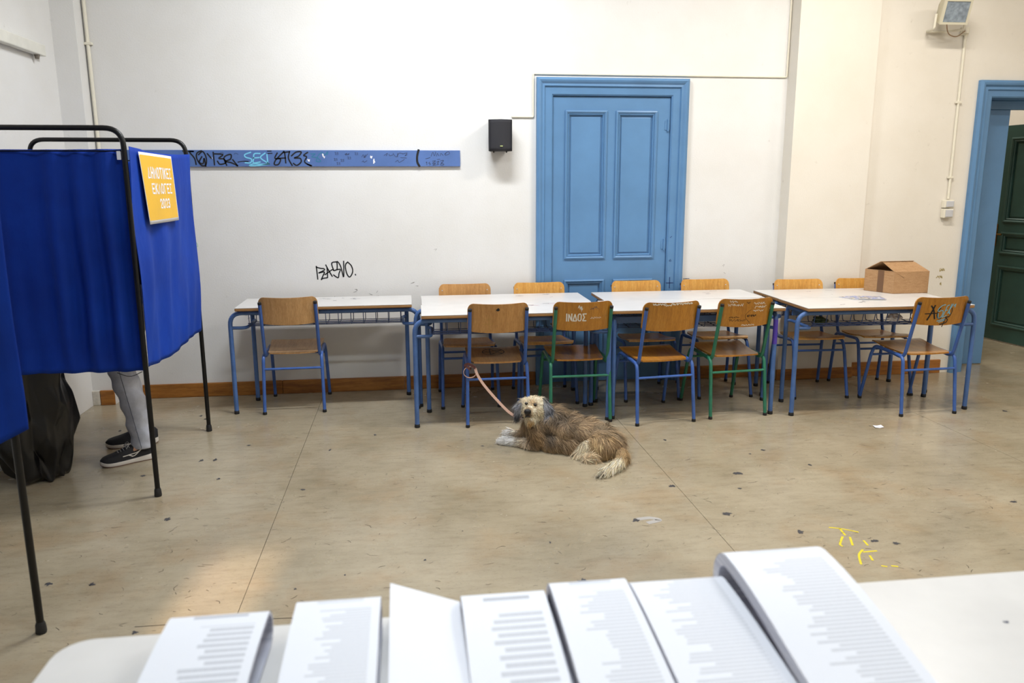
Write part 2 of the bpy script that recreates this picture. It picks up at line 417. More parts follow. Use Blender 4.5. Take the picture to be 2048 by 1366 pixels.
for z in (2.02, 1.105, .35):
    h = MB(); h.tube([(2.008, .004, z-.045), (2.008, .004, z+.045)], .0075, 8); h.box((1.985, .008, z-.035), (2.024, .013, z+.035)); h.build('hinge', M_BLUEDOOR, door)
mk = MB()
strokes(mk, [[(2.03, .80), (2.085, .80)], [(2.058, .845), (2.058, .76)]], .006, lambda u, v: Vector((u, -.0165, v)), False)
strokes(mk, [[(2.05, .98), (2.058, .99), (2.066, .975), (2.05, .975)], [(2.05, 1.16), (2.062, 1.17)]], .004, lambda u, v: Vector((u, -.0165, v)), False)
tag(mk.build('pen_mark', mat('navy_pen', (30, 54, 110), .5), door), 'navy cross scribbled on the frame')

# doorway on the right: architrave, deep recess, narrow closed blue leaf, open green leaf in the hall
d2 = S(empty('door_2'))
a = MB(); arch(a, D2L, 6.18, D2T, YR, .13, [(0, -.05), (0, .03), (.02, .045), (.035, .04), (.05, .022), (.07, .026), (.078, .012), (.12, .010), (.13, .002), (.13, -.10)])
a.build('door_frame', M_BLUEDOOR, d2)
a = MB(); a.box((D2L+.07, 0, 0), (D2L+.13, .20, D2T-.13)); a.box((D2L+.07, 0, D2T-.13), (6.12, .20, D2T-.06)); a.box((6.05, 0, 0), (6.12, .20, D2T-.13))
a.build('door_lining', M_BLUEDOOR, d2)
a = MB(); a.bbox((D2L+.131, .125, .008), (4.99, .165, D2T-.20), .004); a.build('narrow_leaf', M_BLUEDOOR, d2)
a = MB(); a.bbox((D2L+.131, .10, D2T-.20), (6.05, .165, D2T-.131), .004); a.build('transom_bar', M_BLUEDOOR, d2)
gl = empty('door_3', (5.857, 1.235, 0), math.radians(-83)); S(gl)
panel_leaf(gl, 'door_leaf', 0, .94, .012, 2.12, -.02, [(.12, .82, .16, .76), (.12, .82, .88, 1.09), (.12, .82, 1.19, 2.0)], M_GREENDOOR, .02, .04)
hd = MB(); hd.bbox((.035, -.028, .95), (.068, -.02, 1.17), .003); hd.tube(fillet([(.051, -.02, 1.07), (.051, -.065, 1.07), (.16, -.068, 1.07)], .02), .008, 8)
hd.build('door_handle', M_BRASS, gl, True)

# ceiling lamps (real fixtures on the ceiling, above the frame)
M_TUBE = NT('lamp_tube'); M_TUBE.b.inputs['Emission Color'].default_value = (1, .97, .93, 1); M_TUBE.b.inputs['Emission Strength'].default_value = 4; M_TUBE = M_TUBE.m
for k, (lx, ly, watt, colr) in enumerate(LAMPS):
    L = empty('ceiling_lamp', (lx, ly, LAMP_Z))
    b = MB(); b.bbox((-.62, -.09, .03), (.62, .09, .08), .008); b.build('lamp_housing', M_WHITE, L)
    for yy in (-.045, .045):
        b = MB(); b.tube([(-.59, yy, .012), (.59, yy, .012)], .014, 10); b.build('lamp_tube', M_TUBE, L, True)
    ld = bpy.data.lights.new('lamp_light', 'AREA'); ld.shape = 'RECTANGLE'; ld.size = 1.2; ld.size_y = .16; ld.energy = watt*3.2; ld.color = colr
    lo = bpy.data.objects.new('lamp_light', ld); COL.objects.link(lo); lo.parent = L; lo.location = (0, 0, -.01)
    where = ['near the left end of the long wall', 'above the desks by the pillar', 'behind the photographer on the left', 'behind the photographer on the right', 'by the open doorway', 'in the hall beyond the doorway'][k]
    tag(L, f'white twin-tube ceiling lamp {where}', 'lamp', 'ceiling lamps')

# ------------------------------------------------------------------ school desks
TW, TD, TH = 1.2, .45, .76
def make_desk():
    """origin on the floor under the middle of the top; the wide-legged side is towards -y"""
    root = empty('school_desk')
    t = MB(); t.bbox((-TW/2, -TD/2, TH-.004), (TW/2, TD/2, TH), .0015); top = t.build('tabletop', M_LAMINATE, root)
    e = MB(); e.bbox((-TW/2, -TD/2, TH-.024), (TW/2, TD/2, TH-.004), .005); e.build('edge_band', M_PLYEDGE, top)
    r, yf, yr = .0155, -.175, .165
    f = MB(); f.tube(fillet([(-.645, yf, .015), (-.645, yf, .718), (.645, yf, .718), (.645, yf, .015)], .085, 7), r, 12)
    f.build('front_frame', M_BLUETUBE2, root, True)
    for s in (-1, 1):
        g = MB(); g.tube(fillet([(s*.56, yr, .015), (s*.56, yr, .715), (s*.56, yf, .718)], .06), r, 12); g.build('rear_leg', M_BLUETUBE2, root, True)
        g = MB(); g.tube(fillet([(s*.645, yf, .615), (s*.54, yf+.005, .612), (s*.53, yr-.03, .612), (s*.56, yr, .612)], .05), .0115, 10); g.build('side_brace', M_BLUETUBE2, root, True)
        for x, y in ((s*.645, yf), (s*.56, yr)):
            c = MB(); c.lathe([(.0165, 0), (.0185, .004), (.0175, .022), (.016, .024)], 12, Matrix.Translation((x, y, 0))); c.build('foot_cap', M_CAP, root, True)
    a = MB(); a.bbox((-.55, .10, .655), (.55, .112, .70), .003); a.build('apron_bar', M_BLUETUBE2, root)
    wb = MB()
    for y in (-.12, -.06, 0, .06): wb.tube([(-.53, y, .615), (.53, y, .615)], .0028, 6)
    wb.tube([(-.53, -.155, .64), (.53, -.155, .64)], .0035, 6); wb.tube([(-.53, -.15, .627), (.53, -.15, .627)], .0028, 6)
    for i in range(13):
        x = -.52+i*1.04/12; wb.tube(fillet([(x, yf, .71), (x, -.155, .63), (x, -.12, .615), (x, .09, .615), (x, .10, .66)], .015, 3), .0028, 6)
    wb.build('wire_basket', M_WIRE, root, True)
    return root
DESKS = [  # x, y, angle, turned, label
 (-.595, -.344, 0, False, 'single white-topped school desk standing alone against the wall at the left'),
 (.665, -.848, -.012, False, 'white-topped desk in the front row behind the dog, left of the door'),
 (.675, -.392, -.004, False, 'white-topped desk in the rear row at its left end, left of the blue door'),
 (1.914, -.862, -.04, True, 'white-topped desk in the front row before the blue door, one leg top coloured purple'),
 (1.978, -.405, -.009, False, 'white-topped desk in the rear row right before the blue door'),
 (3.242, -.945, -.02, False, 'white-topped desk in the front row at the right end, leaflet lying on it'),
 (3.255, -.485, -.02, False, 'white-topped desk in the rear row at the right end, carrying the cardboard box')]
desk0 = make_desk(); DK = []
for i, (x, y, a_, turn, lab) in enumerate(DESKS):
    d = desk0 if i == 0 else copy_tree(desk0)
    d.location = (x, y, 0); d.rotation_euler.z = a_ + (math.pi if turn else 0)
    tag(d, lab, 'desk', 'white-topped school desks'); DK.append(d)
pm = MB(); pm.tube([(-.56, .165, .50), (-.56, .165, .66), (-.56, .158, .685)], .0163, 12); tag(pm.build('coloured_leg_sleeve', M_PURPLE, DK[3], True), 'purple scribbled upper leg')
def desk_marks(d, seed, n, y0=-.2, x0=-.5, x1=.5, m_=None):
    r = random.Random(seed); mb = MB()
    for _ in range(n):
        cx, cy = r.uniform(x0, x1), r.uniform(y0, .2); L = []
        for k in range(r.randint(3, 6)): L.append((cx+r.uniform(-.035, .035), cy+r.uniform(-.014, .014)))
        strokes(mb, [L], r.uniform(.002, .004), lambda u, v: Vector((u, v, TH+.0006)))
    o = mb.build('pen_scribble', m_ or M_DARKINK, d, recalc=False); return o
desk_marks(DK[0], 3, 6, -.18, -.05, .3); desk_marks(DK[1], 5, 5, .08, 0, .5, mat('magenta_pen', (170, 60, 130), .5)); desk_marks(DK[1], 15, 6, .1, -.1, .5)
desk_marks(DK[2], 6, 3, 0, .1, .4); desk_marks(DK[4], 9, 4, 0, .1, .45); desk_marks(DK[5], 11, 3); desk_marks(DK[6], 12, 4, -.1, -.4, 0)

# ------------------------------------------------------------------ school chairs (sitter faces +y)
def panel_pt(u, v, side=0):
    """backrest surface; u across (m, + right seen from behind is +x), v up (m) from the panel's lower edge; side -1 rear face, +1 front face"""
    lean = -.247-.18*v*.9
    bow = .034*(1-(u/.198)**2)
    t = .0045*side
    return Vector((u, lean-bow+.012+t, .638+v))
def make_chair(frame, ply, seatply, name='school_chair'):
    root = empty(name)
    r = .0118
    for s in (-1, 1):
        rear_top, front_top = Vector((s*.198, -.195, .385)), Vector((s*.192, .135, .425))
        rail = MB(); rail.tube(fillet([Vector((s*.2, -.205, .33)), rear_top+Vector((0, .002, .025)), front_top, Vector((s*.196, .165, .35))], .045), r, 10)
        rail.build('seat_rail', frame, root, True)
        for (a_, b_) in ((Vector((s*.2, -.205, .33)), Vector((s*.205, -.24, .012))), (Vector((s*.196, .165, .35)), Vector((s*.203, .245, .012)))):
            lg = MB(); lg.tube([a_, b_], r, 10); lo = lg.build('leg', frame, root, True)
            c = MB(); c.lathe([(.0125, 0), (.0145, .003), (.0135, .018), (.0122, .02)], 10, Matrix.Translation((b_.x, b_.y, 0))); c.build('foot_cap', M_CAP, lo, True)
        up = MB(); top = Vector((s*.184, -.288, .792))
        up.tube(fillet([Vector((s*.186, -.06, .412)), Vector((s*.186, -.185, .398)), top], .055), r, 10); uo = up.build('upright', frame, root, True)
        c = MB(); c.tube([top+Vector((0, .0006, -.005)), top+Vector((0, -.003, .010))], .0125, 10); c.build('end_cap', M_CAP, uo, True)
    for (y, z, w_) in ((-.208, .318, .199), (.163, .352, .194)):
        b = MB(); b.tube([(-w_, y, z), (w_, y, z)], .0085, 8); b.build('crossbar', frame, root, True)
    st = MB()   # seat: bent ply board with rolled front edge
    N = 12; rings = []
    for i in range(N+1):
        t = i/N; y = -.19+.385*t; hw = .166+.022*min(1, t*1.3)
        if i in (0, N): hw -= .012
        z = .416+.036*t-.012*math.sin(math.pi*t) - (.016*max(0, (t-.85)/.15)**2)
        ring = []
        for k in range(9):
            q = -1+2*k/8; ring.append(Vector((hw*q, y, z+.012+.004*q*q)))
        for k in range(8, -1, -1):
            q = -1+2*k/8; ring.append(Vector((hw*q, y, z+.002+.004*q*q)))
        rings.append(ring)
    st.loft(rings); seat = st.build('seat', seatply, root, True)
    bk = MB(); rings = []; QS = [-1, -.995, -.98, -.955, -.92, -.87, -.81]+[-.7+.2*k for k in range(8)]+[.81, .87, .92, .955, .98, .995, 1]; NU = len(QS)-1
    for i in range(NU+1):
        q = QS[i]; u = .198*q; e = max(0, (abs(q)-.80)/.20)
        top = .200-.008*(1-q*q)-.05*(1-math.sqrt(max(0, 1-e*e))); bot = .0+.018*(1-math.sqrt(max(0, 1-e*e)))+.012*q*q
        ring = []
        for side in (-1, 1):
            for k in range(7):
                v = bot+(top-bot)*(k/6 if side < 0 else 1-k/6); ring.append(panel_pt(u, v, side))
        rings.append(ring)
    bk.loft(rings); back = bk.build('backrest', ply, root, True)
    for s in (-1, 1):
        sc = MB()
        for v in (.035, .15):
            p = panel_pt(s*.172, v, 1.2); sc.lathe([(.0045, -.001), (.0045, .0015), (.002, .0025)], 8, Matrix.Translation(p) @ Matrix.Rotation(-math.pi/2, 4, 'X'))
        sc.build('screw', M_GREYPL, back, True)
    return root
CH = {}
def chair(key, frame, ply, x, y, rz, label, group, seatply=None):
    sig = (frame.name, ply.name, (seatply or ply).name)
    if sig not in CH: c = CH[sig] = make_chair(frame, ply, seatply or ply)
    else: c = copy_tree(CH[sig])
    c.location = (x, y, 0); c.rotation_euler.z = rz
    tag(c, label, 'chair', group); return c
G1, G2 = 'chairs on the room side of the desks', 'chairs between the desks and the wall'
c1 = chair('1', M_BLUETUBE, M_PLYLIGHT, -.838, -.325, .015, 'plain light-wood chair with blue frame alone at the leftmost desk', G1)
c2 = chair('2', M_BLUETUBE, M_PLYTAN, .555, -.825, .0, 'blue-framed chair with a black pentagram on the seat, leash tied to it', G1, M_PLYTAN)
c3 = chair('3', M_GREENTUBE, M_PLYORANGE, 1.112, -.83, .0, 'green-framed chair with white Greek lettering on its orange backrest, behind the dog', G1)
c4 = chair('4', M_BLUETUBE, M_PLYORANGE, 1.647, -.930, .11, 'blue-framed orange chair with a white scraped top edge, between the two green-framed chairs', G1)
c5 = chair('5', M_GREENTUBE, M_PLYORANGE, 2.192, -.855, .085, 'green-framed chair with white and black scribbles over its orange backrest', G1)
c6 = chair('6', M_BLUETUBE, M_PLYORANGE, 3.527, -.99, .035, 'blue-framed orange chair with light-blue and black graffiti on its backrest, far right', G1)
for (x, y, rz, ply, lab) in ((.41, -.365, 0, M_PLYTAN, 'wall-side wooden chair furthest left, behind the desk left of the door'),
    (.985, -.365, 0, M_PLYYELLOW, 'wall-side wooden chair overlapping the left edge of the blue door'),
    (1.755, -.372, 0, M_PLYYELLOW, 'wall-side wooden chair directly in front of the blue door'),
    (2.32, -.365, 0, M_PLYYELLOW, 'wall-side wooden chair just right of the blue door'),
    (3.03, -.485, -.05, M_PLYYELLOW, 'wall-side yellow wooden chair in front of the pillar'),
    (3.545, -.49, -.05, M_PLYYELLOW, 'wall-side wooden chair partly hidden by the cardboard box')):
    chair('b', M_BLUETUBE, ply, x, y, math.pi+rz, lab, G2)
def back_marks(ch, lines, w, m_, name='graffiti', label=None, sm=True, dens=.006):
    """strokes on the rear face of a backrest; coordinates in cm from the panel's lower middle"""
    mb = MB(); strokes(mb, [[(x/100, y/100) for x, y in L] for L in lines], w/100, lambda u, v: panel_pt(u, v, -1.25), sm, dens)
    o = mb.build(name, m_, ch, recalc=False)
    if label: o['label'] = label
# pentagram on the seat of the leashed chair
def seat_pt(u, v):
    t = (v+.19)/.385; return Vector((u, v, .416+.036*t-.012*math.sin(math.pi*t)+.0135+.004*(u/.17)**2))
pg = MB(); cir = [(.075*math.cos(a)+.0, .06+.062*math.sin(a)) for a in (2*math.pi*i/20 for i in range(21))]
strokes(pg, [cir], .006, seat_pt, True)
star = [(.075*math.cos(a), .06+.062*math.sin(a)) for a in (math.pi/2+.3+2*math.pi*2*i/5 for i in range(6))]
strokes(pg, [star], .005, seat_pt, False, .01); tag(pg.build('graffiti', M_BLACKINK, c2, recalc=False), 'black pentagram in a circle')
back_marks(c2, [[(-1.2, 15.5), (-.2, 16.3), (.2, 15.4), (-.9, 15.2), (-.4, 16)]], .9, M_BLACKINK, 'burn_mark')
back_marks(c2, [[(-10, 6), (-3, 6.5)], [(-6, 2), (-6.3, 12)], [(-9, 9), (-4, 9.5)]], .12, M_OLIVEINK, 'scratch')
# ΙΝΔΟΣ in white on the green-framed chair
L = text_lines('ΙΝΔΟΣ', -11.5, 7.0, 13, 4.6, .3); back_marks(c3, L, .75, M_WHITEINK, 'graffiti', 'white Greek letters', False)
r_ = random.Random(4)
def scribble(x0, x1, y, h, n, r):
    out = []; x = x0
    while x < x1:
        w_ = r.uniform(.4, .9); out.append([(x, y+r.uniform(0, h)), (x+w_*.5, y+r.uniform(-.2, h)), (x+w_, y+r.uniform(0, h))]); x += w_*1.25
    return out
back_marks(c3, scribble(4.5, 11.5, 8.2, 1.2, 0, r_), .22, M_WHITEINK); back_marks(c3, scribble(-4, -1.2, 13, 4.5, 0, r_)+scribble(-3.6, -1.5, 15, 2.5, 0, r_), .25, M_WHITEINK)
back_marks(c3, scribble(4, 9, 14.5, 1.8, 0, r_), .2, M_DARKINK)
back_marks(c4, scribble(-14, -6, 18.0, .9, 0, r_)+scribble(-6.5, -2, 17.2, .7, 0, r_)+scribble(-2, 13.5, 17.8, 1.1, 0, r_), .45, M_WHITEINK, 'scraped_paint')
back_marks(c5, scribble(-14, -4, 14.6, 1.8, 0, r_)+scribble(-13, -8, 17, 1.5, 0, r_)+scribble(4, 13, 15.5, 1.4, 0, r_)+scribble(5, 14, 13, 1.4, 0, r_)+scribble(4, 12, 10.5, 1.2, 0, r_)+scribble(-3, 6, .9, 1.1, 0, r_), .26, M_WHITEINK)
back_marks(c5, [[(2.5, 12), (-.5, 9.5), (-.8, 6.5), (2.5, 3.2)]]+scribble(0, 7, 7.0, 1.6, 0, r_)+scribble(-12, -1, 4.2, 1.4, 0, r_)+scribble(-12, -6, 6.5, 1.2, 0, r_)+scribble(-1.5, 1.2, 16.4, 1.1, 0, r_), .22, M_BLACKINK)
S6 = lambda L: [[(-14.6+(x-300)*.0207, 18.6-(y-250)*.0262) for x, y in l] for l in L]
back_marks(c6, S6([[(500, 800), (590, 610), (660, 430)], [(550, 440), (640, 540), (730, 770)]]), 1.0, M_BLACKINK, 'graffiti', 'black marker tag', True)
back_marks(c6, S6([[(870, 500), (810, 560), (790, 680), (860, 770), (940, 760)], [(1290, 510), (1310, 600), (1250, 720), (1130, 740)], [(1120, 740), (1090, 860), (1045, 990)], [(1150, 770), (1205, 820), (1150, 890), (950, 930)], [(400, 645), (790, 630)]]), .65, M_BLACKINK, 'graffiti')
back_marks(c6, S6([[(1010, 410), (900, 430), (800, 520), (810, 580), (950, 560), (980, 640), (930, 740), (850, 760), (820, 640)], [(1150, 420), (1080, 450), (1050, 560), (990, 740)], [(1050, 560), (1120, 550)], [(990, 740), (1120, 700)], [(1240, 400), (1190, 560), (1150, 640)], [(1300, 400), (1200, 560), (1250, 660), (1170, 600)], [(1340, 450), (1400, 400), (1390, 480)], [(830, 840), (1100, 780)], [(900, 870), (1090, 820)]]), .5, M_CYANINK, 'graffiti', 'light-blue letters SEK')

# ------------------------------------------------------------------ voting screens
def cloth(p0, p1, z0, z1, amp, folds, seed, hem=None, nu=110, nv=44, sag=0.0, lean=0):
    """hanging curtain between two posts with real folds; hem(s) -> lower edge height"""
    r = random.Random(seed); p0, p1 = Vector(p0), Vector(p1); d = (p1-p0); n = Vector((-d.y, d.x, 0)).normalized()
    ph = [(r.uniform(0, 6.28), r.uniform(.5, 1.6), r.uniform(.4, 1)) for _ in range(5)]
    def fn(u, v):   # v 0 top, 1 bottom
        zb = hem(u) if hem else z1
        zt = z0-sag*math.sin(math.pi*u)
        off = 0
        for k, (p, f, a_) in enumerate(ph):
            off += a_*math.sin(2*math.pi*folds*f*u+p+v*(.9*math.sin(k*2.1)))
        off *= amp*(.25+.75*v**.7)*(1-.62*v**5)/2.2*min(1, u/.06, (1-u)/.06)
        off += .004*math.sin(40*u+13*v+seed)*v + .006*math.sin(9*v+7*u+seed)
        pos = p0+d*u+n*(off+lean*v); return Vector((pos.x, pos.y, zt+(zb-zt)*v))
    mb = MB(); mb.sheet(fn, nu, nv); return mb
def curtain_obj(mb, parent):
    o = mb.build('curtain', M_CLOTH, parent, True, recalc=False)
    md = o.modifiers.new('thick', 'SOLIDIFY'); md.thickness = .0016; return o
def screen_frame(parent, a, b, top, hr=.013, wz=1.746):
    """inverted-U tube panel: two legs and a top rail"""
    a, b = Vector(a), Vector(b)
    mb = MB(); mb.tube(fillet([(a.x, a.y, .03), (a.x, a.y, top), (b.x, b.y, top), (b.x, b.y, .03)], .085, 8), hr, 12)
    o = mb.build('tube_frame', M_BLACKTUBE, parent, True)
    for p in (a, b):
        c = MB(); c.lathe([(.017, 0), (.019, .006), (.017, .035), (.0135, .045)], 12, Matrix.Translation((p.x, p.y, 0))); c.build('rubber_foot', M_CAP, o, True)
    wr = MB(); wr.tube([(a.x, a.y, wz), (b.x, b.y, wz)], .0035, 6); wr.build('hanging_wire', M_BLACKTUBE, o)
    return o
booth = empty('voting_screen', (0, 0, 0))
tag(booth, 'black tube-framed voting screen hung with royal blue curtains, bearing the yellow poster', 'voting booth')
screen_frame(booth, (-2.21, -2.0, 0), (-1.333, -2.0, 0), 1.852)
screen_frame(booth, (-2.215, -.935, 0), (-1.338, -.9, 0), 1.852, wz=1.73)
curtain_obj(cloth((-2.20, -1.985, 0), (-1.330, -1.985, 0), 1.756, .668, .068, 4.6, 3, sag=.003), booth)
curtain_obj(cloth((-1.317, -2.0, 0), (-1.322, -.905, 0), 1.768, .68, .016, 3, 11, hem=lambda u: .69-.02*math.sin(math.pi*min(1, u*1.6))-.012*u, sag=.015), booth)
curtain_obj(cloth((-2.20, -.905, 0), (-1.345, -.875, 0), 1.735, .70, .022, 5, 21, sag=.012), booth)
t_ = MB(); t_.bbox((-1.368, -2.003, 1.705), (-1.349, -1.992, 1.748), .002); t_.build('tape_strip', M_PAPER, booth)
tie = MB(); tie.tube(fillet([(-1.345, -2.015, .67), (-1.40, -2.03, .645), (-1.46, -2.03, .672)], .04), .002, 6); tie.build('tie_cord', M_CAP, booth)
near = empty('voting_screen', (0, 0, 0))
tag(near, 'second blue-curtained voting screen at the left edge, nearest the camera, one leg showing', 'voting booth')
screen_frame(near, (-2.22, -3.27, 0), (-1.362, -3.27, 0), 1.852)
screen_frame(near, (-2.225, -3.235, 0), (-2.225, -2.34, 0), 1.852)
curtain_obj(cloth((-2.21, -3.295, 0), (-1.305, -3.295, 0), 1.752, .70, .03, 5, 31, hem=lambda u: .66+.115*max(0, (u-.75)/.25)), near)
curtain_obj(cloth((-2.20, -3.21, 0), (-2.20, -2.36, 0), 1.752, .70, .024, 5, 37), near)
# poster on the side curtain
P_TL, P_TR, P_BL, P_BR = Vector((0, -1.908, 1.747)), Vector((0, -1.36, 1.741)), Vector((0, -1.848, 1.391)), Vector((0, -1.333, 1.390))
PX = -1.300
def poster_pt(u, v, off=0):     # v downwards
    p = (P_TL*(1-u)+P_TR*u)*(1-v)+(P_BL*(1-u)+P_BR*u)*v
    return Vector((PX+.004*math.sin(2.6*u+.4)+.008*v*(1-v)+off+.006*v*v, p.y, p.z))
pp = MB(); pp.sheet(lambda u, v: poster_pt(u, v), 14, 14); post = pp.build('poster', M_PAPER, None, True, recalc=False)
md = post.modifiers.new('thick', 'SOLIDIFY'); md.thickness = .0006; md.offset = 0
tag(post, 'yellow paper poster with white Greek lettering and the year 2023 pinned on the blue curtain', 'poster')
q_ = MB(); q_.sheet(lambda u, v: poster_pt(.012+.965*u, .035+.915*v, .0009), 14, 14); q_.build('printed_field', M_POSTER, post, True, recalc=False)
lt = MB()
for txt, u0, u1, v0, v1 in (('ΔΗΜΟΤΙΚΕΣ', .16, .89, .205, .345), ('ΕΚΛΟΓΕΣ', .215, .85, .435, .565), ('2023', .40, .72, .66, .78)):
    strokes(lt, text_lines(txt, u0*.55, -v1*.365, (u1-u0)*.55, (v1-v0)*.365, .42), .0104, lambda u, v: poster_pt(u/.55, -v/.365, .0016), False, .03)
tag(lt.build('lettering', M_PAPER, post, recalc=False), 'white Greek capitals')

# ------------------------------------------------------------------ things on the walls
# blue board rail with graffiti
SX = [265, 383, 500, 640, 780, 920]; SV = [-1.934, -1.532, -1.126, -.63, -.123, .396]
RZ0, RZ1 = 1.712, 1.829
rb = MB(); rb.bbox((-1.98, -.022, RZ0), (.397, -.001, RZ1), .002); rail = rb.build('wall_board', M_BLUERAIL)
tag(rail, 'long narrow blue board on the white wall, covered in black and light-blue graffiti', 'wall board')
def rmap(u, v): return Vector((u, -.0231, v))
def rz(lines, x0): # coordinates of the 300-pixel-wide strip views
    return [[(float(np.interp(x0+x/6.827, SX, SV)), RZ1-(y-138)/(362-138)*(RZ1-RZ0)) for x, y in L] for L in lines]
b1 = [[(50,150),(90,210),(110,160),(200,160),(140,165),(200,250),(215,330)],[(300,150),(240,180),(230,250),(280,340),(345,340),(360,250),(320,160),(260,200)],[(300,230),(260,300),(310,320),(330,250),(345,355)],[(380,190),(430,250)],[(460,170),(465,335)],
 [(480,190),(590,200),(530,250),(600,260),(620,310),(540,330),(510,290)],[(630,340),(600,250),(640,210),(700,200),(690,260),(620,290),(700,310),(780,350)],[(720,270),(775,345)],
 [(1330,180),(1295,250),(1370,260),(1340,330),(1285,335),(1300,280),(1400,180),(1430,165),(1440,310)],[(1350,250),(1440,245)],[(1420,170),(1500,160)],[(1500,160),(1480,250),(1525,345)],
 [(1525,215),(1590,165),(1660,165),(1620,220),(1560,245),(1640,250),(1650,300),(1590,345),(1545,320)],[(1745,170),(1690,210),(1730,230),(1700,300),(1780,350)],[(1735,330),(1790,350)]]
mb = MB(); strokes(mb, rz(b1, 360), .0095, rmap); strokes(mb, rz([[(790,300),(860,290),(930,292)],[(1200,152),(1250,152)],[(1205,185),(1260,182)]], 360), .006, rmap)
strokes(mb, rz([[(1345,140),(1325,220),(1325,300),(1350,355)]], 640), .016, rmap, True)
tag(mb.build('graffiti', M_BLACKINK, rail, recalc=False), 'black marker tags')
mb = MB(); strokes(mb, rz([[(970,170),(890,200),(900,235),(975,260),(960,310),(890,310)],[(1095,185),(1020,190),(1005,260),(1000,310),(1090,300)],[(1010,245),(1080,240)],[(1165,180),(1100,240),(1190,310)],[(1190,200),(1195,310)],[(945,345),(1000,325),(1110,330),(1220,325),(1060,348),(960,350)]], 360), .009, rmap)
tag(mb.build('graffiti', M_CYANINK, rail, recalc=False), 'light-blue letters SEK')
mb = MB(); strokes(mb, rz([[(1790,190),(1850,190),(1800,230),(1870,240),(1860,290),(1920,290),(1880,230),(1940,170),(1980,200),(2020,160),(2010,200)]], 360), .005, rmap)
mb.build('graffiti', M_TEALINK, rail, recalc=False)
mb = MB()
n21 = [[(0,5),(10,0),(20,8),(2,30),(24,30)],[(34,5),(40,0),(40,32)]]
for ox, oy in ((205,168),(190,250),(280,262),(225,305),(375,228),(475,170)): strokes(mb, rz([[(ox+x, oy+y) for x, y in L] for L in n21], 640), .0034, rmap, False)
strokes(mb, rz([[(340,195),(370,180),(350,205),(400,185),(380,205)],[(570,230),(590,200),(600,240),(620,200),(610,240),(650,190)],[(570,300),(590,285),(600,305),(640,280)],[(875,210),(925,180),(905,215)],[(945,190),(955,215),(1000,200)],[(1000,180),(1040,230),(1080,180),(1130,185)],[(1060,180),(1060,230)],[(1130,190),(1190,175),(1160,215),(1190,200)],[(1100,240),(1180,245)],[(1030,300),(1060,275),(1080,305),(1150,265)],[(1440,255),(1500,240)],
 [(1515,220),(1540,165),(1560,215),(1580,160)],[(1590,220),(1600,180),(1620,215)],[(1640,215),(1650,180),(1680,210)],[(1700,190),(1750,155),(1765,185),(1710,205),(1715,175)],[(1445,310),(1455,300),(1455,340)],[(1495,300),(1480,320),(1505,325),(1490,342)],[(1530,290),(1575,285),(1530,320),(1575,315),(1535,345),(1578,340)],[(1590,300),(1620,290),(1600,320),(1615,330),(1590,340)],[(1640,285),(1685,280),(1640,340),(1690,335),(1650,310)],[(1600,265),(1635,262)]], 640), .0034, rmap)
strokes(mb, rz([[(545,185),(580,170),(600,185)],[(740,200),(760,180),(800,195)]], 360), .0022, rmap)
mb.build('graffiti', M_DARKINK, rail, recalc=False)
mb = MB()
def blob(mb, u, v, w_, h_, mapf, seed, n=11):
    r = random.Random(seed); ph = r.uniform(0, 6)
    ring = [mapf(u+w_*math.cos(a)*r.uniform(.35, 1.15), v+h_*math.sin(a)*r.uniform(.35, 1.2)) for a in (2*math.pi*k/n+ph*.1 for k in range(n))]
    mb.add(ring, [tuple(range(n))])
for (x, y, w_, h_, x0, s_) in ((40,200,.008,.012,640,1),(60,235,.008,.008,640,2),(700,230,.012,.014,640,3),(735,290,.013,.018,640,4),(1755,280,.012,.013,360,5),(440,245,.002,.01,360,6),(1960,215,.008,.012,360,7)):
    u, v = rz([[(x, y)]], x0)[0][0]; blob(mb, u, v, w_, h_, lambda a_, b_: Vector((a_, -.0234, b_)), s_)
mb.build('torn_sticker', M_PAPER, rail, recalc=False)

# loudspeaker
sp = empty('loudspeaker', (.688, -.10, 1.932)); tag(sp, 'small black loudspeaker mounted on the white wall left of the blue door', 'loudspeaker')
b = MB(); W2, H2 = .088, .112
prof = [(-.075, .078), (-.088, .02), (-.086, -.02), (-.074, -.05)]
def srings(z):
    k = 1.0; return [Vector((-.062, .09, z)), Vector((-.088, -.03, z)), Vector((-.084, -.045, z))] + [Vector((.084*math.sin(t), -.045-.026*math.cos(t)+.026*math.cos(1.2) if False else -.045-.026*(1-(t)**2), z)) for t in (-.8, -.5, -.2, .2, .5, .8)] + [Vector((.084, -.045, z)), Vector((.088, -.03, z)), Vector((.062, .09, z))]
b.loft([srings(z) for z in (-H2, -H2+.008, H2-.008, H2)]); b.build('cabinet', M_SPEAKER, sp)
g = MB(); n = 10
def grp(u, v): # bowed grille with arched top and bottom
    x = (u-.5)*.162; bow = 1-(2*u-1)**2
    return Vector((x, -.052-.026*bow, (v-.5)*2*(H2-.006+.006*bow)))
g.sheet(grp, 12, 10); go = g.build('grille', M_GRILLE, sp, True, recalc=False); md = go.modifiers.new('t', 'SOLIDIFY'); md.thickness = .006
lg = MB(); lg.bbox((-.008, -.0845, -.082), (.012, -.080, -.074), .001); lg.build('badge', mat('badge_print', (170, 180, 120), .4), sp)
for x in (-.05, .045):
    f = MB(); f.lathe([(.005, -.012), (.006, 0)], 8, Matrix.Translation((x, -.03, -H2))); f.build('rubber_foot', M_CAP, sp)
f = MB(); f.bbox((-.022, .06, -.04), (.022, .099, .04), .004); f.build('wall_bracket', M_CAP, sp)

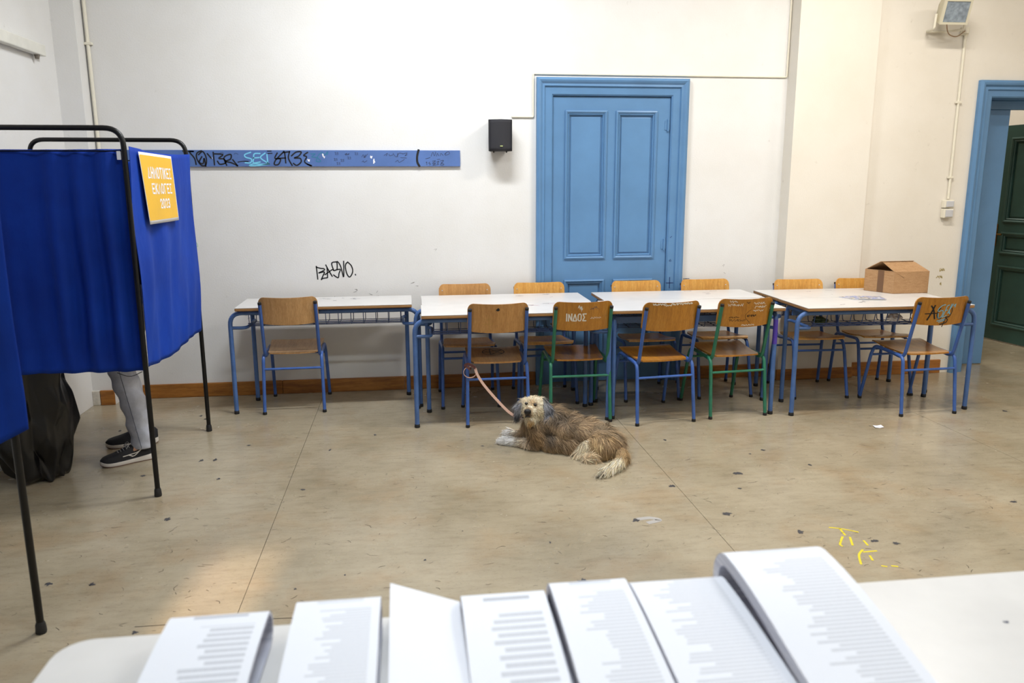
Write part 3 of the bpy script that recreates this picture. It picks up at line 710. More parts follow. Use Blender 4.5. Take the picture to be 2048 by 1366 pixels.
# cable conduits
def conduit(name, pts, r, label, clips=(), m_=None, nrm=(0, 1, 0)):
    o = empty(name, pts[0]); tag(o, label, 'conduit'); base = Vector(pts[0])
    mb = MB(); mb.tube([Vector(p)-base for p in fillet(pts, .01, 3)] if len(pts) > 2 else [Vector(p)-base for p in pts], r, 8); mb.build('conduit_pipe', m_ or M_IVORY, o, True)
    for c in clips:
        c = Vector(c)-base; k = MB(); k.bbox(c-Vector((r*2.4, r*1.1, .009)), c+Vector((r*2.4, r*1.1, .009)), .003); k.build('clip', M_IVORY, o)
conduit('cable_conduit', [(-2.155, -.013, .11), (-2.155, -.013, ZC)], .012, 'cream vertical conduit in the corner left of the long wall', [(-2.155, -.013, z) for z in (.6, 1.5, 2.54, 3.2)])
conduit('cable_conduit', [(.79, -.007, 2.075), (.953, -.007, 2.075), (.953, -.007, 2.385), (2.942, -.007, 2.385), (2.942, -.007, ZC)], .007, 'thin white cable run from the loudspeaker over the blue door to the pillar')
conduit('cable_conduit', [(4.335, YR-.012, 1.45), (4.335, YR-.012, 2.76)], .010, 'cream vertical conduit between the floodlight and the light switches', [(4.335, YR-.012, z) for z in (1.62, 2.2, 2.72)])
for (z0, z1, lab) in ((1.378, 1.442, 'upper of two grey surface light switches beside the open doorway'), (1.298, 1.372, 'lower of two grey surface light switches beside the open doorway')):
    s_ = empty('light_switch', (4.33, YR, (z0+z1)/2)); tag(s_, lab, 'switch', 'light switches'); h = (z1-z0)/2
    b = MB(); b.bbox((-.042, -.045, -h), (.042, 0, h), .006); b.build('switch_box', M_IVORY, s_)
    b = MB(); b.bbox((-.030, -.052, -h+.008), (.034, -.044, h-.008), .004); b.build('rocker', M_GREYPL, s_)
# floodlight
fo = empty('floodlight', (4.09, YR, 2.82)); tag(fo, 'old beige wall floodlight with dusty glass above the conduit', 'floodlight'); fo.rotation_euler.z = 0
Mf = Matrix.Translation((0.0, -.17, .02)) @ Matrix.Rotation(math.radians(-2), 4, 'Z') @ Matrix.Rotation(math.radians(16), 4, 'X')
b = MB()
rings = []
for (hw, hh, y) in ((.055, .04, .10), (.095, .075, .02), (.105, .085, -.03), (.105, .085, -.05)):
    rings.append([Mf @ Vector(p) for p in ((-hw, y, -hh), (hw, y, -hh), (hw, y, hh), (-hw, y, hh))])
b.loft(rings); b.build('lamp_body', mat('beige_metal', (206, 198, 172), .5, var=.08), fo)
b = MB(); b.bbox((-.092, -.056, -.072), (.092, -.049, .072), .002, Mf); b.build('lamp_glass', mat('dusty_glass', (140, 152, 164), .2, var=.2, vscale=30), fo)
b = MB()
for a_, c_ in (((-.108, -.062, -.088), (.108, -.046, -.072)), ((-.108, -.062, .072), (.108, -.046, .088)), ((-.108, -.062, -.072), (-.092, -.046, .072)), ((.092, -.062, -.072), (.108, -.046, .072))): b.box(a_, c_, Mf)
b.build('lens_frame', mat('beige_frame', (214, 208, 186), .5), fo)
b = MB(); b.tube(fillet([(-.12, -.165, 0), (-.125, -.16, -.105), (-.09, -.02, -.10), (.06, -.02, -.10), (.12, -.16, -.105), (.12, -.165, 0)], .02), .009, 8); b.build('mounting_bracket', M_IVORY, fo, True)
b = MB(); b.lathe([(.02, -.02), (.024, 0), (.018, .025)], 12, Matrix.Translation((.235, -.03, -.09))); b.bbox((.205, -.02, -.12), (.265, 0, -.06), .005); b.build('junction_box', M_IVORY, fo, True)
b = MB(); b.tube(fillet([(.22, -.04, -.09), (.12, -.08, -.15), (.03, -.10, -.13), (.0, -.12, -.05)], .05), .004, 6); b.build('cable', mat('brown_cable', (150, 120, 90), .5), fo, True)
# white rail on the left wall
r1 = empty('wall_rail', (XL, -.45, 2.43)); tag(r1, 'white metal trunking running along the left wall near the ceiling', 'trunking')
b = MB(); b.bbox((.004, -2.2, -.035), (.055, .05, .035), .006); b.build('trunking_body', M_WHITE, r1)
b = MB(); b.lathe([(.012, -.06), (.018, -.035)], 8, Matrix.Translation((.03, -.03, 0))); b.build('bracket', mat('grey_bracket', (120, 112, 100), .6), r1)

# handwriting on the walls
def wmap(y): return lambda u, v: Vector((u, y-.0012, v))
def tagline(lines, x0, y0, sx, sy): return [[(x0+(x)*sx, y0-(y)*sy) for x, y in L] for L in lines]
RAS = [[(380,465),(405,850)],[(380,485),(520,525),(610,535),(620,580),(440,665),(560,640),(625,645),(580,740),(515,870),(560,835),(690,815)],[(680,425),(760,590),(860,770)],[(715,520),(715,805)],[(645,715),(790,620),(880,565),(910,575)],
 [(1030,330),(870,365),(905,560),(930,600),(1030,570),(1125,570),(1080,690),(1045,820),(910,735)],[(1030,335),(1035,450),(1025,570)],[(1045,325),(1090,370),(1150,500),(1215,800),(1235,600),(1243,320)],[(1370,345),(1310,400),(1290,500),(1320,680),(1390,800),(1460,760),(1515,620),(1480,460),(1370,345)],[(1595,730),(1600,745)]]
mb = MB(); strokes(mb, tagline(RAS, -.789, 1.091, .000236, .000246), .009, wmap(0)); tag(mb.build('graffiti', M_BLACKINK, WALLB, recalc=False), 'black handwritten tag on the white wall')
mb = MB(); strokes(mb, [[(2.176, .828), (2.225, .83)], [(2.2, .83), (2.2, .80), (2.225, .80), (2.222, .808), (2.2, .808)]], .004, wmap(0), False); mb.build('graffiti', M_DARKINK, WALLB, recalc=False)
mb = MB(); strokes(mb, [[(-1.575, 1.175), (-1.55, 1.165), (-1.545, 1.14), (-1.57, 1.13)]], .003, wmap(0)); mb.build('graffiti', mat('mint_pen', (130, 200, 180), .6), WALLB, recalc=False)
r_ = random.Random(12); mb = MB()
for (cx, cz, n) in ((-.42, .79, 3), (-.30, .77, 3), (-.55, .73, 2), (.05, .82, 2), (.2, 1.1, 1), (-1.2, .6, 2), (.3, .75, 2), (2.5, .9, 2), (2.3, .7, 2)):
    for _ in range(n):
        x, z = cx+r_.uniform(-.05, .05), cz+r_.uniform(-.03, .03); strokes(mb, [[(x, z), (x+r_.uniform(.005, .03), z+r_.uniform(-.012, .012)), (x+.01, z+r_.uniform(-.01, .01))]], .0018, wmap(0))
mb.build('pencil_mark', mat('pencil_grey', (150, 148, 146), .7), WALLB, recalc=False)
mb = MB(); sc_ = scribble
for k, (t0, z) in enumerate(((4.335, .86), (4.31, .80), (4.35, .745))):
    strokes(mb, [[(a_*.006+t0, b_*.007+z) for a_, b_ in L] for L in sc_(0, 9 if k == 1 else (7 if k == 0 else 2), 0, 4, 0, r_)], .003, wmap(YR))
mb.build('graffiti', M_OLIVEINK, WALLR2, recalc=False)

# ------------------------------------------------------------------ marks on the vinyl
def fmap(u, v): return Vector((u, v, .0006))
mb = MB()
SPOTS = [(402,921,5,3),(437,958,4,2),(335,1038,8,4),(97,1168,9,4),(184,1169,10,4),(606,979,6,2),(498,891,4,2),(270,1265,8,4),(1165,1164,19,7),(1272,1041,10,4),(1345,972,9,3),(1475,947,11,3),(1600,1064,11,4),(1748,1082,11,3),(1793,1087,9,4),(1453,1028,12,4),(2028,1004,9,3),(1620,930,4,2),(430,920,5,3),(286,952,6,2),(262,853,4,2),(735,770,5,2),(1330,880,4,2),(1526,900,5,2),(1500,908,4,1),(965,892,4,1),(850,1120,3,2),(925,1062,2,1),(1100,1085,3,2),(690,1150,3,2),(590,1178,4,2),(430,1290,4,2),(1740,852,3,1),(1480,977,5,2),(2010,822,6,2),(660,900,3,2),(750,870,3,2),(240,862,3,2),(412,838,6,2),(402,832,4,2)]
for k, (x, y, a_, b_) in enumerate(SPOTS):
    p = at(x, y, 2, 0); q = at(x+a_, y, 2, 0); s_ = at(x, y+b_, 2, 0); blob(mb, p.x, p.y, abs(q.x-p.x), abs(s_.y-p.y), fmap, k+40, 19)
tag(mb.build('worn_patch', mat('exposed_dark_backing', (62, 60, 62), .6), FLOOR, recalc=False), 'dark chipped patches in the vinyl', kind='stuff')
mb = MB(); r_ = random.Random(5)
for k in range(1900):
    x, y = r_.uniform(-2.2, 5.2), r_.uniform(-4.7, -.1); L = r_.uniform(.004, .03)*(1.8 if k % 12 == 0 else 1); a_ = r_.gauss(0, .7); c_ = r_.uniform(-.6, .6)
    pts = [(x, y), (x+L*.5*math.cos(a_), y+L*.5*math.sin(a_)+L*.15*c_), (x+L*math.cos(a_+c_), y+L*math.sin(a_+c_))]
    strokes(mb, [pts], r_.uniform(.0010, .0028), fmap)
tag(mb.build('scuff_marks', mat('scuff_brown', (84, 72, 58), .7), FLOOR, recalc=False), 'fine dark scuffs', kind='stuff')
mb = MB()
for L in ([(1660,1055),(1685,1058),(1715,1064)],[(1680,1058),(1690,1070)],[(1685,1074),(1680,1088),(1684,1092)],[(1700,1075),(1705,1090)],[(1728,1082),(1735,1090)],[(1725,1100),(1718,1110),(1722,1128)],[(1728,1104),(1752,1102)],[(1740,1112),(1745,1120)],[(1765,1132),(1772,1133)],[(1785,1132),(1794,1133)]):
    strokes(mb, [[tuple(at(x, y, 2, 0))[:2] for x, y in L]], .010, fmap)
tag(mb.build('paint_mark', M_YELLOWINK, FLOOR, recalc=False), 'yellow paint strokes on the floor')
mb = MB(); p = [tuple(at(x, y, 2, 0))[:2] for x, y in ((1280,1038),(1300,1036),(1318,1040),(1300,1045))]; strokes(mb, [p], .03, fmap); mb.build('grey_smear', mat('grey_smear', (168, 164, 160), .6), FLOOR, recalc=False)
mb = MB(); strokes(mb, [[tuple(at(x, y, 2, 0))[:2] for x, y in ((270,1254),(420,1244),(560,1237),(720,1232))]], .0035, fmap); mb.build('crease', M_SLAB, FLOOR, recalc=False)
# scrap of paper
p = at(1755, 854, 2, 0); ps = MB(); ps.sheet(lambda u, v: Vector((p.x+.06*(u-.5)+.01*v, p.y+.05*(v-.5), .002+.008*abs(u-.5))), 4, 3)
so = ps.build('paper_scrap', M_PAPER, None, recalc=False); md = so.modifiers.new('t', 'SOLIDIFY'); md.thickness = .001; tag(so, 'torn scrap of white paper on the floor in front of the right-hand desk', 'paper')

# ------------------------------------------------------------------ cardboard box and leaflets on the right-hand desks
M_CARD = mat_wood('cardboard', (164, 124, 84), (176, 138, 98), (186, 148, 108), .8, (6, 6, 30)); M_CARDIN = mat('cardboard_inside', (120, 90, 62), .85); M_TAPE = mat('brown_tape', (110, 80, 56), .3)
bx_ = empty('cardboard_box', (3.60, -.61, TH)); tag(bx_, 'brown cardboard box with flaps propped into a tent on the right-hand desk', 'box')
FV, SVv, BH, TK = Vector((.285, .004, 0)), Vector((-.10, .225, 0)), .166, .004
cn = [Vector((0, 0, 0)), FV, FV+SVv, SVv]
def wallp(name, a, b, parent, h0=0, h1=BH, m_=None):
    n = (b-a).cross(Vector((0, 0, 1))).normalized()*TK; mb = MB()
    mb.add([a+Vector((0,0,h0)), b+Vector((0,0,h0)), b+Vector((0,0,h1)), a+Vector((0,0,h1)), a-n+Vector((0,0,h0)), b-n+Vector((0,0,h0)), b-n+Vector((0,0,h1)), a-n+Vector((0,0,h1))], [(0,1,2,3),(7,6,5,4),(0,4,5,1),(1,5,6,2),(2,6,7,3),(3,7,4,0)])
    return mb.build(name, m_ or M_CARD, parent)
for i in range(4): wallp('side_panel', cn[i], cn[(i+1) % 4], bx_)
mb = MB(); mb.add([c+Vector((0, 0, .001)) for c in cn]+[c+Vector((0, 0, .004)) for c in cn], [(3,2,1,0),(4,5,6,7),(0,1,5,4),(1,2,6,5),(2,3,7,6),(3,0,4,7)]); mb.build('bottom_panel', M_CARDIN, bx_)
ridge = .5; up = Vector((0, 0, BH)); RZ = .062
def flap(name, a, b, c, d, m_=M_CARD):
    n = (b-a).cross(d-a).normalized()*.004; mb = MB(); mb.add([a, b, c, d, a-n, b-n, c-n, d-n], [(0,1,2,3),(7,6,5,4),(0,4,5,1),(1,5,6,2),(2,6,7,3),(3,7,4,0)]); return mb.build(name, m_, bx_)
e1 = Vector((-.045, .105, RZ)); flap('front_flap', up, up+FV, up+FV+e1+Vector((-.012, 0, 0)), up+e1+Vector((.012, 0, 0)))
e2 = Vector((.05, -.115, RZ+.008)); flap('back_flap', up+FV+SVv, up+SVv, up+SVv+e2+Vector((.0, 0, 0)), up+FV+SVv+e2+Vector((-.01, 0, 0)))
flap('side_flap', up+FV, up+FV+SVv, up+FV+SVv+Vector((-.09, 0, -.03)), up+FV+Vector((-.09, .02, -.03)), M_CARDIN)
flap('side_flap', up, up+SVv, up+SVv+Vector((.08, 0, -.05)), up+Vector((.08, .0, -.05)), M_CARDIN)
aT, bT = SVv*.34, SVv*.55; nT = Vector((0, 0, 1)).cross(SVv).normalized()*.0012
mb = MB(); mb.add([aT+nT+Vector((0,0,.002)), bT+nT+Vector((0,0,.002)), bT+nT+up, aT+nT+up], [(0, 1, 2, 3)]); mb.build('tape_strip', M_TAPE, bx_)
def mat_cover(name, cols):
    t = NT(name); v = t.coord('Object', (14, 14, 14)); t.l(t.ramp(t.noise(v, 1.6, 2), cols), t.b.inputs['Base Color']); t.b.inputs['Roughness'].default_value = .3; return t.m
M_COVER = mat_cover('printed_cover', [(.35, (40, 60, 60)), (.45, (214, 206, 190)), (.55, (90, 120, 190)), (.68, (226, 228, 236))])
for (x, y, z, rz_, w_, lab) in ((3.29, -.80, TH, -.25, .2, 'colour-printed leaflet lying flat on the right-hand front desk'), (3.20, -.765, TH, .25, .15, 'second printed leaflet half under the first, towards the left'),):
    l_ = empty('leaflet', (x, y, z), rz_); tag(l_, lab, 'leaflet', 'leaflets on the right-hand desk')
    lift = .0005 if w_ < .18 else .004
    mb = MB(); mb.bbox((-w_/2, -.075, lift), (w_/2, .075, lift+.003), .0008); mb.build('pages', M_PAPER, l_)
    mb = MB(); mb.add([(-w_/2, -.075, lift+.0034), (w_/2, -.075, lift+.0034), (w_/2, .075, lift+.0034), (-w_/2, .075, lift+.0034)], [(0, 1, 2, 3)]); mb.build('cover', M_COVER, l_, recalc=False)
# things stuffed in the desk baskets
def crumple(name, c, r, m_, seed, label, cat):
    bm = bmesh.new(); bmesh.ops.create_icosphere(bm, subdivisions=3, radius=1); rr = random.Random(seed)
    ks = [(Vector((rr.gauss(0,1), rr.gauss(0,1), rr.gauss(0,1)))*2.4, rr.uniform(0, 6)) for _ in range(9)]
    for v in bm.verts:
        d = sum(math.sin(k.dot(v.co)*1.6+p) for k, p in ks)/9; v.co = Vector((v.co.x*r[0], v.co.y*r[1], v.co.z*r[2]))*(1+.55*d)
    mb = MB(); mb.bm(bm); o = mb.build(name, m_, None, False, c); tag(o, label, cat); return o
crumple('crumpled_tissue', (3.36, -1.02, .655), (.05, .04, .028), M_PAPER, 2, 'crumpled white tissue in the wire basket under the right-hand front desk', 'tissue')
crumple('green_wrapper', (2.80, -1.02, .650), (.05, .04, .025), mat('dark_green_wrapper', (52, 70, 44), .35), 5, 'dark green wrapper in the basket at the left leg of the right-hand front desk', 'wrapper')
nw = MB(); nw.sheet(lambda u, v: Vector((-.12+.24*u, -.08+.16*v, .012*math.sin(5*u)+.005*math.sin(9*v))), 10, 6); no = nw.build('folded_newspaper', mat_cover('newsprint', [(.4, (120, 118, 116)), (.5, (206, 204, 198)), (.7, (224, 222, 216))]), None, True, (1.06, -.92, .645), recalc=False)
md = no.modifiers.new('t', 'SOLIDIFY'); md.thickness = .012; tag(no, 'folded newspaper in the basket behind the green-framed lettered chair', 'newspaper')

# ------------------------------------------------------------------ the dog (lying, hindquarters to the right, head turned to the camera)
AX = Vector((.80, -.48, 0)).normalized()
def V(*a): return Vector(a)
HC = V(.722, -1.495, .255)                 # skull centre
HF = V(-.28, -.93, .10).normalized()        # the way the face points
NOSE = V(.668, -1.614, .258)
TAILP = [V(1.18, -1.775, .055), V(1.185, -1.87, .04), V(1.135, -1.96, .034), V(1.06, -2.025, .028), V(1.03, -2.05, .02)]
dog_parts = [
 ('e', V(.775, -1.475, .115), (.115, .098, .105), AX), ('e', V(.84, -1.505, .135), (.12, .10, .105), AX), ('e', V(.93, -1.555, .118), (.12, .105, .098), AX),
 ('e', V(1.02, -1.605, .105), (.12, .108, .085), AX), ('e', V(1.10, -1.66, .092), (.10, .105, .075), AX), ('e', V(1.145, -1.715, .075), (.08, .09, .062), AX),
 ('c', [V(.80, -1.48, .17), V(.76, -1.485, .215), V(.735, -1.492, .24)], [.085, .072, .064]),
 ('e', HC, (.064, .066, .058), None), ('e', V(.717, -1.515, .235), (.068, .055, .05), None),
 ('c', [V(.705, -1.53, .232), V(.688, -1.565, .238), V(.676, -1.594, .248)], [.044, .035, .026]),     # muzzle
 ('c', [V(.703, -1.54, .205), V(.688, -1.572, .205)], [.036, .022]),                                   # jaw
 ('c', [V(.70, -1.535, .195), V(.693, -1.55, .182)], [.035, .022]),
 ('c', [V(.668, -1.48, .285), V(.634, -1.487, .255), V(.622, -1.495, .205)], [.018, .019, .012]), ('c', [V(.768, -1.495, .290), V(.798, -1.525, .255), V(.803, -1.535, .195)], [.02, .021, .014]),   # ears
 ('c', [V(.745, -1.535, .085), V(.715, -1.545, .035), V(.62, -1.482, .026), V(.555, -1.440, .024)], [.05, .036, .024, .025]), ('e', V(.548, -1.436, .022), (.034, .026, .021), V(-.85, .5, 0)),   # near foreleg
 ('c', [V(.73, -1.40, .08), V(.69, -1.36, .035), V(.65, -1.318, .024), V(.605, -1.285, .023)], [.045, .032, .022, .024]), ('e', V(.598, -1.280, .021), (.032, .025, .020), V(-.8, .55, 0)),
 ('e', V(1.075, -1.752, .072), (.095, .050, .068), V(.75, -.66, 0)), ('c', [V(1.01, -1.725, .06), V(.975, -1.74, .03), V(1.03, -1.80, .022)], [.045, .03, .022]),
 ('c', [V(1.03, -1.80, .022), V(.995, -1.825, .018)], [.022, .021]), ('e', V(.99, -1.827, .018), (.028, .02, .017), V(-.9, -.3, 0)),
 ('e', V(.84, -1.585, .055), (.12, .055, .055), AX), ('e', V(.93, -1.635, .055), (.12, .055, .052), AX),
 ('c', [V(1.15, -1.55, .05), V(1.17, -1.60, .04)], [.04, .04]),
 ('c', [V(1.16, -1.74, .065)]+TAILP, [.035, .03, .026, .024, .02, .01])]
def mat_skin():
    t = NT('dog_undercoat'); a_ = t.n('ShaderNodeAttribute', attribute_name='fur_col'); t.l(a_.outputs['Color'], t.b.inputs['Base Color']); t.b.inputs['Roughness'].default_value = .9; t.b.inputs['Specular IOR Level'].default_value = .1; return t.m
def mat_fur():
    t = NT('dog_fur'); a_ = t.n('ShaderNodeAttribute', attribute_name='fur_col'); t.l(a_.outputs['Color'], t.b.inputs['Base Color']); t.b.inputs['Roughness'].default_value = .55; t.b.inputs['Specular IOR Level'].default_value = .25; return t.m
dog = remesh('dog', dog_parts, .0065, mat_skin(), None, 5)
tag(dog, 'shaggy grey-brown and cream dog lying on the floor, looking at the camera', 'dog')
def segd(P, pts):
    """distance to a polyline, arc position 0..1, direction of nearest segment"""
    best = np.full(len(P), 1e9); tt = np.zeros(len(P)); dr = np.zeros((len(P), 3)); n = len(pts)-1
    for i in range(n):
        a_, b_ = np.array(pts[i]), np.array(pts[i+1]); d = b_-a_; u = np.clip(((P-a_)@d)/(d@d), 0, 1); q = a_+u[:, None]*d; D = np.linalg.norm(P-q, axis=1)
        k = D < best; best[k] = D[k]; tt[k] = (i+u[k])/n; dr[k] = d/np.linalg.norm(d)
    return best, tt, dr
def vnoise(P, s, seed):
    r = np.random.default_rng(seed); out = np.zeros(len(P))
    for _ in range(10): out += np.sin(P@(r.normal(size=3)*s)+r.uniform(0, 6.28))
    return out/3.2
def smst(x, a_, b_): t = np.clip((x-a_)/(b_-a_), 0, 1); return t*t*(3-2*t)
def fur_fields(P, Nn):
    """per point: comb direction, strand length, colour (sRGB 0..255)"""
    n = len(P)
    hd = np.linalg.norm((P-np.array(HC))*np.array([1, .9, 1]), axis=1)
    head = 1-smst(hd, .080, .098); head = np.maximum(head, (1-smst(np.linalg.norm(P-np.array((.69, -1.57, .21)), axis=1), .050, .075)))
    ear1, e1t, e1d = segd(P, [(.668, -1.48, .285), (.634, -1.487, .255), (.622, -1.495, .205)]); ear2, e2t, e2d = segd(P, [(.768, -1.495, .290), (.798, -1.525, .255), (.803, -1.535, .195)])
    ear = np.maximum((1-smst(ear1, .026, .038))*smst(-P[:, 0], -.662, -.648), (1-smst(ear2, .026, .036))*smst(P[:, 0], .764, .778))
    l1, l1t, l1d = segd(P, [(.745, -1.535, .085), (.715, -1.545, .035), (.61, -1.475, .026), (.52, -1.42, .024)]); l2, l2t, l2d = segd(P, [(.73, -1.40, .08), (.69, -1.36, .035), (.63, -1.305, .024), (.56, -1.255, .022)])
    leg = np.maximum((1-smst(l1, .034, .055))*smst(l1t, .28, .5), (1-smst(l2, .034, .05))*smst(l2t, .3, .5))
    tl, tlt, tld = segd(P, [tuple(p) for p in TAILP]); tail = (1-smst(tl, .034, .05))*smst(tlt, .02, .15)
    thigh = 1-smst(np.linalg.norm((P-np.array((1.075, -1.775, .07)))/np.array((.10, .065, .075)), axis=1), .8, 1.15)
    axn = np.array(AX); s = (P-np.array((.78, -1.48, 0)))@axn
    side = (P-np.array((.78, -1.48, 0)))@np.array((-.515, -.857, 0))     # + towards the camera
    noi = vnoise(P, 26, 1); noi2 = vnoise(P, 60, 2)
    up = np.array((0, 0, 1.))
    # comb direction
    d = axn*.75-up*.75+np.stack([vnoise(P, 34, 5), vnoise(P, 34, 6), vnoise(P, 34, 7)*.5], 1)*.75
    f = P-np.array(NOSE); f = f/np.linalg.norm(f, axis=1)[:, None]; dh = f*.9-up*.55; d = d*(1-head[:, None])+dh*head[:, None]
    ed = np.where((ear1 < ear2)[:, None], e1d, e2d); d = d*(1-ear[:, None])+(ed*.6-up)*ear[:, None]
    ld = np.where((l1 < l2)[:, None], l1d, l2d); d = d*(1-leg[:, None])+(ld*.8-up*.25)*leg[:, None]
    d = d*(1-tail[:, None])+(tld*.9-up*.45)*tail[:, None]
    d = d*(1-.8*thigh[:, None])+np.array((-.05, -.25, -1.))*.8*thigh[:, None]
    d = d+np.random.default_rng(3).normal(size=(n, 3))*.15
    d = d-Nn*(d*Nn).sum(1)[:, None]; d /= np.linalg.norm(d, axis=1)[:, None]+1e-9
    # length
    ln = .050+.012*noi; ln = ln*(1-head)+.022*head
    beard = head*(1-smst(P[:, 2], .195, .22)); ln = ln+.016*beard
    muz = 1-smst(np.linalg.norm(P-np.array((.672, -1.60, .245)), axis=1), .03, .055); ln = ln*(1-.62*muz)
    eyes = np.minimum(np.linalg.norm(P-np.array((.668, -1.553, .293)), axis=1), np.linalg.norm(P-np.array((.724, -1.553, .281)), axis=1)); ln = ln*(.3+.7*smst(eyes, .010, .026))
    ln = ln*(1-ear)+.046*ear; ln = ln*(1-leg)+.030*leg; ln = ln*(1-tail)+(.044+.022*smst(tlt, .4, .9))*tail; ln = np.clip(ln, .006, .07)
    # colour
    def C(c): return np.array(c, float)
    col = np.tile(C((140, 117, 90)), (n, 1))
    def blend(w, c):
        nonlocal col
        w = np.clip(w, 0, 1)[:, None]; col = col*(1-w)+C(c)*w
    blend(smst(noi, -.1, .7)*.6, (150, 120, 84)); blend(smst(noi2, .2, .9)*.5, (172, 148, 116)); blend(smst(-noi2, .25, .9)*.5, (98, 84, 68))
    blend(smst(P[:, 2], .16, .225)*.6, (128, 112, 92)); blend(smst(s, .30, .40)*.5*smst(P[:, 2], .10, .14), (134, 120, 98))
    blend((1-smst(np.linalg.norm((P-np.array((.87, -1.585, .215)))/np.array((.05, .05, .06)), axis=1), .6, 1.2))*.6, (74, 64, 54))
    blend((1-smst(np.linalg.norm((P-np.array((.80, -1.58, .10)))/np.array((.05, .05, .06)), axis=1), .5, 1.2))*.55, (78, 72, 66))
    blend((1-smst(np.linalg.norm((P-np.array((.73, -1.57, .08)))/np.array((.06, .06, .05)), axis=1), .5, 1.2))*.5, (138, 108, 74))
    blend((1-smst(P[:, 2], .03, .07))*.45*smst(s, -.02, .1), (184, 160, 122))
    blend(thigh*.6, (166, 136, 98)); blend(thigh*smst(noi2, 0, .6)*.6, (206, 176, 132))
    blend((1-smst(np.linalg.norm((P-np.array((.985, -1.745, .065)))/np.array((.040, .05, .065)), axis=1), .6, 1.2))*.9, (222, 204, 174))
    blend((1-smst(np.linalg.norm((P-np.array((.99, -1.82, .02)))/np.array((.05, .05, .03)), axis=1), .5, 1.1))*.8, (206, 186, 156))
    blend(tail*.8, (176, 148, 108)); blend(tail*smst(tlt, .3, .5), (228, 212, 182)); blend(tail*smst(tlt, .86, .97), (84, 76, 62))
    blend(leg*.9, (196, 180, 158)); blend(leg*(1-smst(P[:, 0], .59, .66))*.95, (240, 236, 230)); blend(leg*smst(P[:, 0], .66, .72)*.5, (164, 146, 124))
    blend(head*.92, (206, 190, 160)); blend(head*smst(noi2, .1, .8)*.5, (232, 222, 200))
    fo = 1-smst(np.linalg.norm((P-np.array((.705, -1.56, .30)))/np.array((.024, .03, .04)), axis=1), .5, 1.2); blend(fo*.6*head, (204, 160, 112))
    br = 1-smst(np.linalg.norm((P-np.array((.689, -1.585, .185)))/np.array((.024, .03, .024)), axis=1), .4, 1.2); blend(br*.75, (176, 128, 76))
    mz = 1-smst(np.linalg.norm(P-np.array((.672, -1.605, .236)), axis=1), .012, .03); blend(mz*.75, (70, 58, 50))
    blend((1-smst(eyes, .008, .018))*.6, (90, 72, 58))
    blend(ear*.95, (98, 100, 108)); blend(ear*smst(noi2, .1, .7)*.7, (158, 158, 160)); blend(ear*smst(-noi2, .3, .9)*.6, (52, 54, 60))
    return d, ln, col, np.clip(eyes, 0, 1)
def srgb_lin(c): c = np.clip(c/255, 0, 1); return np.where(c <= .04045, c/12.92, ((c+.055)/1.055)**2.4)
me = dog.data; nV = len(me.vertices); vc = np.empty(nV*3); me.vertices.foreach_get('co', vc); vc = vc.reshape(-1, 3)
vn = np.empty(nV*3); me.vertices.foreach_get('normal', vn); vn = vn.reshape(-1, 3)
_, _, cc, _ = fur_fields(vc, vn)
at_ = me.color_attributes.new('fur_col', 'FLOAT_COLOR', 'POINT'); at_.data.foreach_set('color', np.concatenate([srgb_lin(cc*.85), np.ones((nV, 1))], 1).ravel())
me.calc_loop_triangles(); tri = np.empty(len(me.loop_triangles)*3, int); me.loop_triangles.foreach_get('vertices', tri); tri = tri.reshape(-1, 3)
A_, B_, Cc = vc[tri[:, 0]], vc[tri[:, 1]], vc[tri[:, 2]]; ar = np.linalg.norm(np.cross(B_-A_, Cc-A_), axis=1)
cz = (A_[:, 2]+B_[:, 2]+Cc[:, 2])/3; ar = ar*(cz > .006)
NS = 130000; pick = RNG.choice(len(tri), NS, p=ar/ar.sum()); u = RNG.random((NS, 2)); k = u.sum(1) > 1; u[k] = 1-u[k]
P = A_[pick]+(B_-A_)[pick]*u[:, :1]+(Cc-A_)[pick]*u[:, 1:]
Nn = vn[tri[pick, 0]]*(1-u.sum(1))[:, None]+vn[tri[pick, 1]]*u[:, :1]+vn[tri[pick, 2]]*u[:, 1:]; Nn /= np.linalg.norm(Nn, axis=1)[:, None]
d_, ln_, col_, eyes_ = fur_fields(P, Nn)
okk = (eyes_ > .0100) & (np.linalg.norm(P-np.array(NOSE), axis=1) > .025); P, Nn, d_, ln_, col_ = P[okk], Nn[okk], d_[okk], ln_[okk], col_[okk]; NS = len(P)
ln_ = ln_*RNG.uniform(.55, 1.3, NS); fly = RNG.random(NS) < .08; ln_[fly] *= 1.35; lift = (RNG.uniform(.15, .58, NS)+fly*.45)[:, None]
sidev = np.cross(Nn, d_); curl = RNG.normal(0, .20, (NS, 1))
wd = RNG.uniform(.0005, .0011, NS)[:, None]
vv = []
for t, wf in ((0, 1.), (.38, 1.0), (.72, .7), (1., 0)):
    c = P+ln_[:, None]*(d_*(t*.95)+Nn*lift*(t-.62*t*t)+sidev*curl*t*t-np.array((0, 0, 1.))*.10*t*t)
    c[:, 2] = np.maximum(c[:, 2], .0025)
    if wf: vv += [c-sidev*wd*wf, c+sidev*wd*wf]
    else: vv += [c]
vv = np.stack(vv, 1).reshape(-1, 3)           # 7 verts per strand
b0 = np.arange(NS)[:, None]*7
quads = np.concatenate([b0+np.array([[0, 1, 3, 2]]), b0+np.array([[2, 3, 5, 4]])]); tris = b0+np.array([[4, 5, 6]])
fm = bpy.data.meshes.new('fur'); nq, nt = len(quads), len(tris)
fm.vertices.add(len(vv)); fm.vertices.foreach_set('co', vv.ravel()); fm.loops.add(nq*4+nt*3); fm.loops.foreach_set('vertex_index', np.concatenate([quads.ravel(), tris.ravel()]))
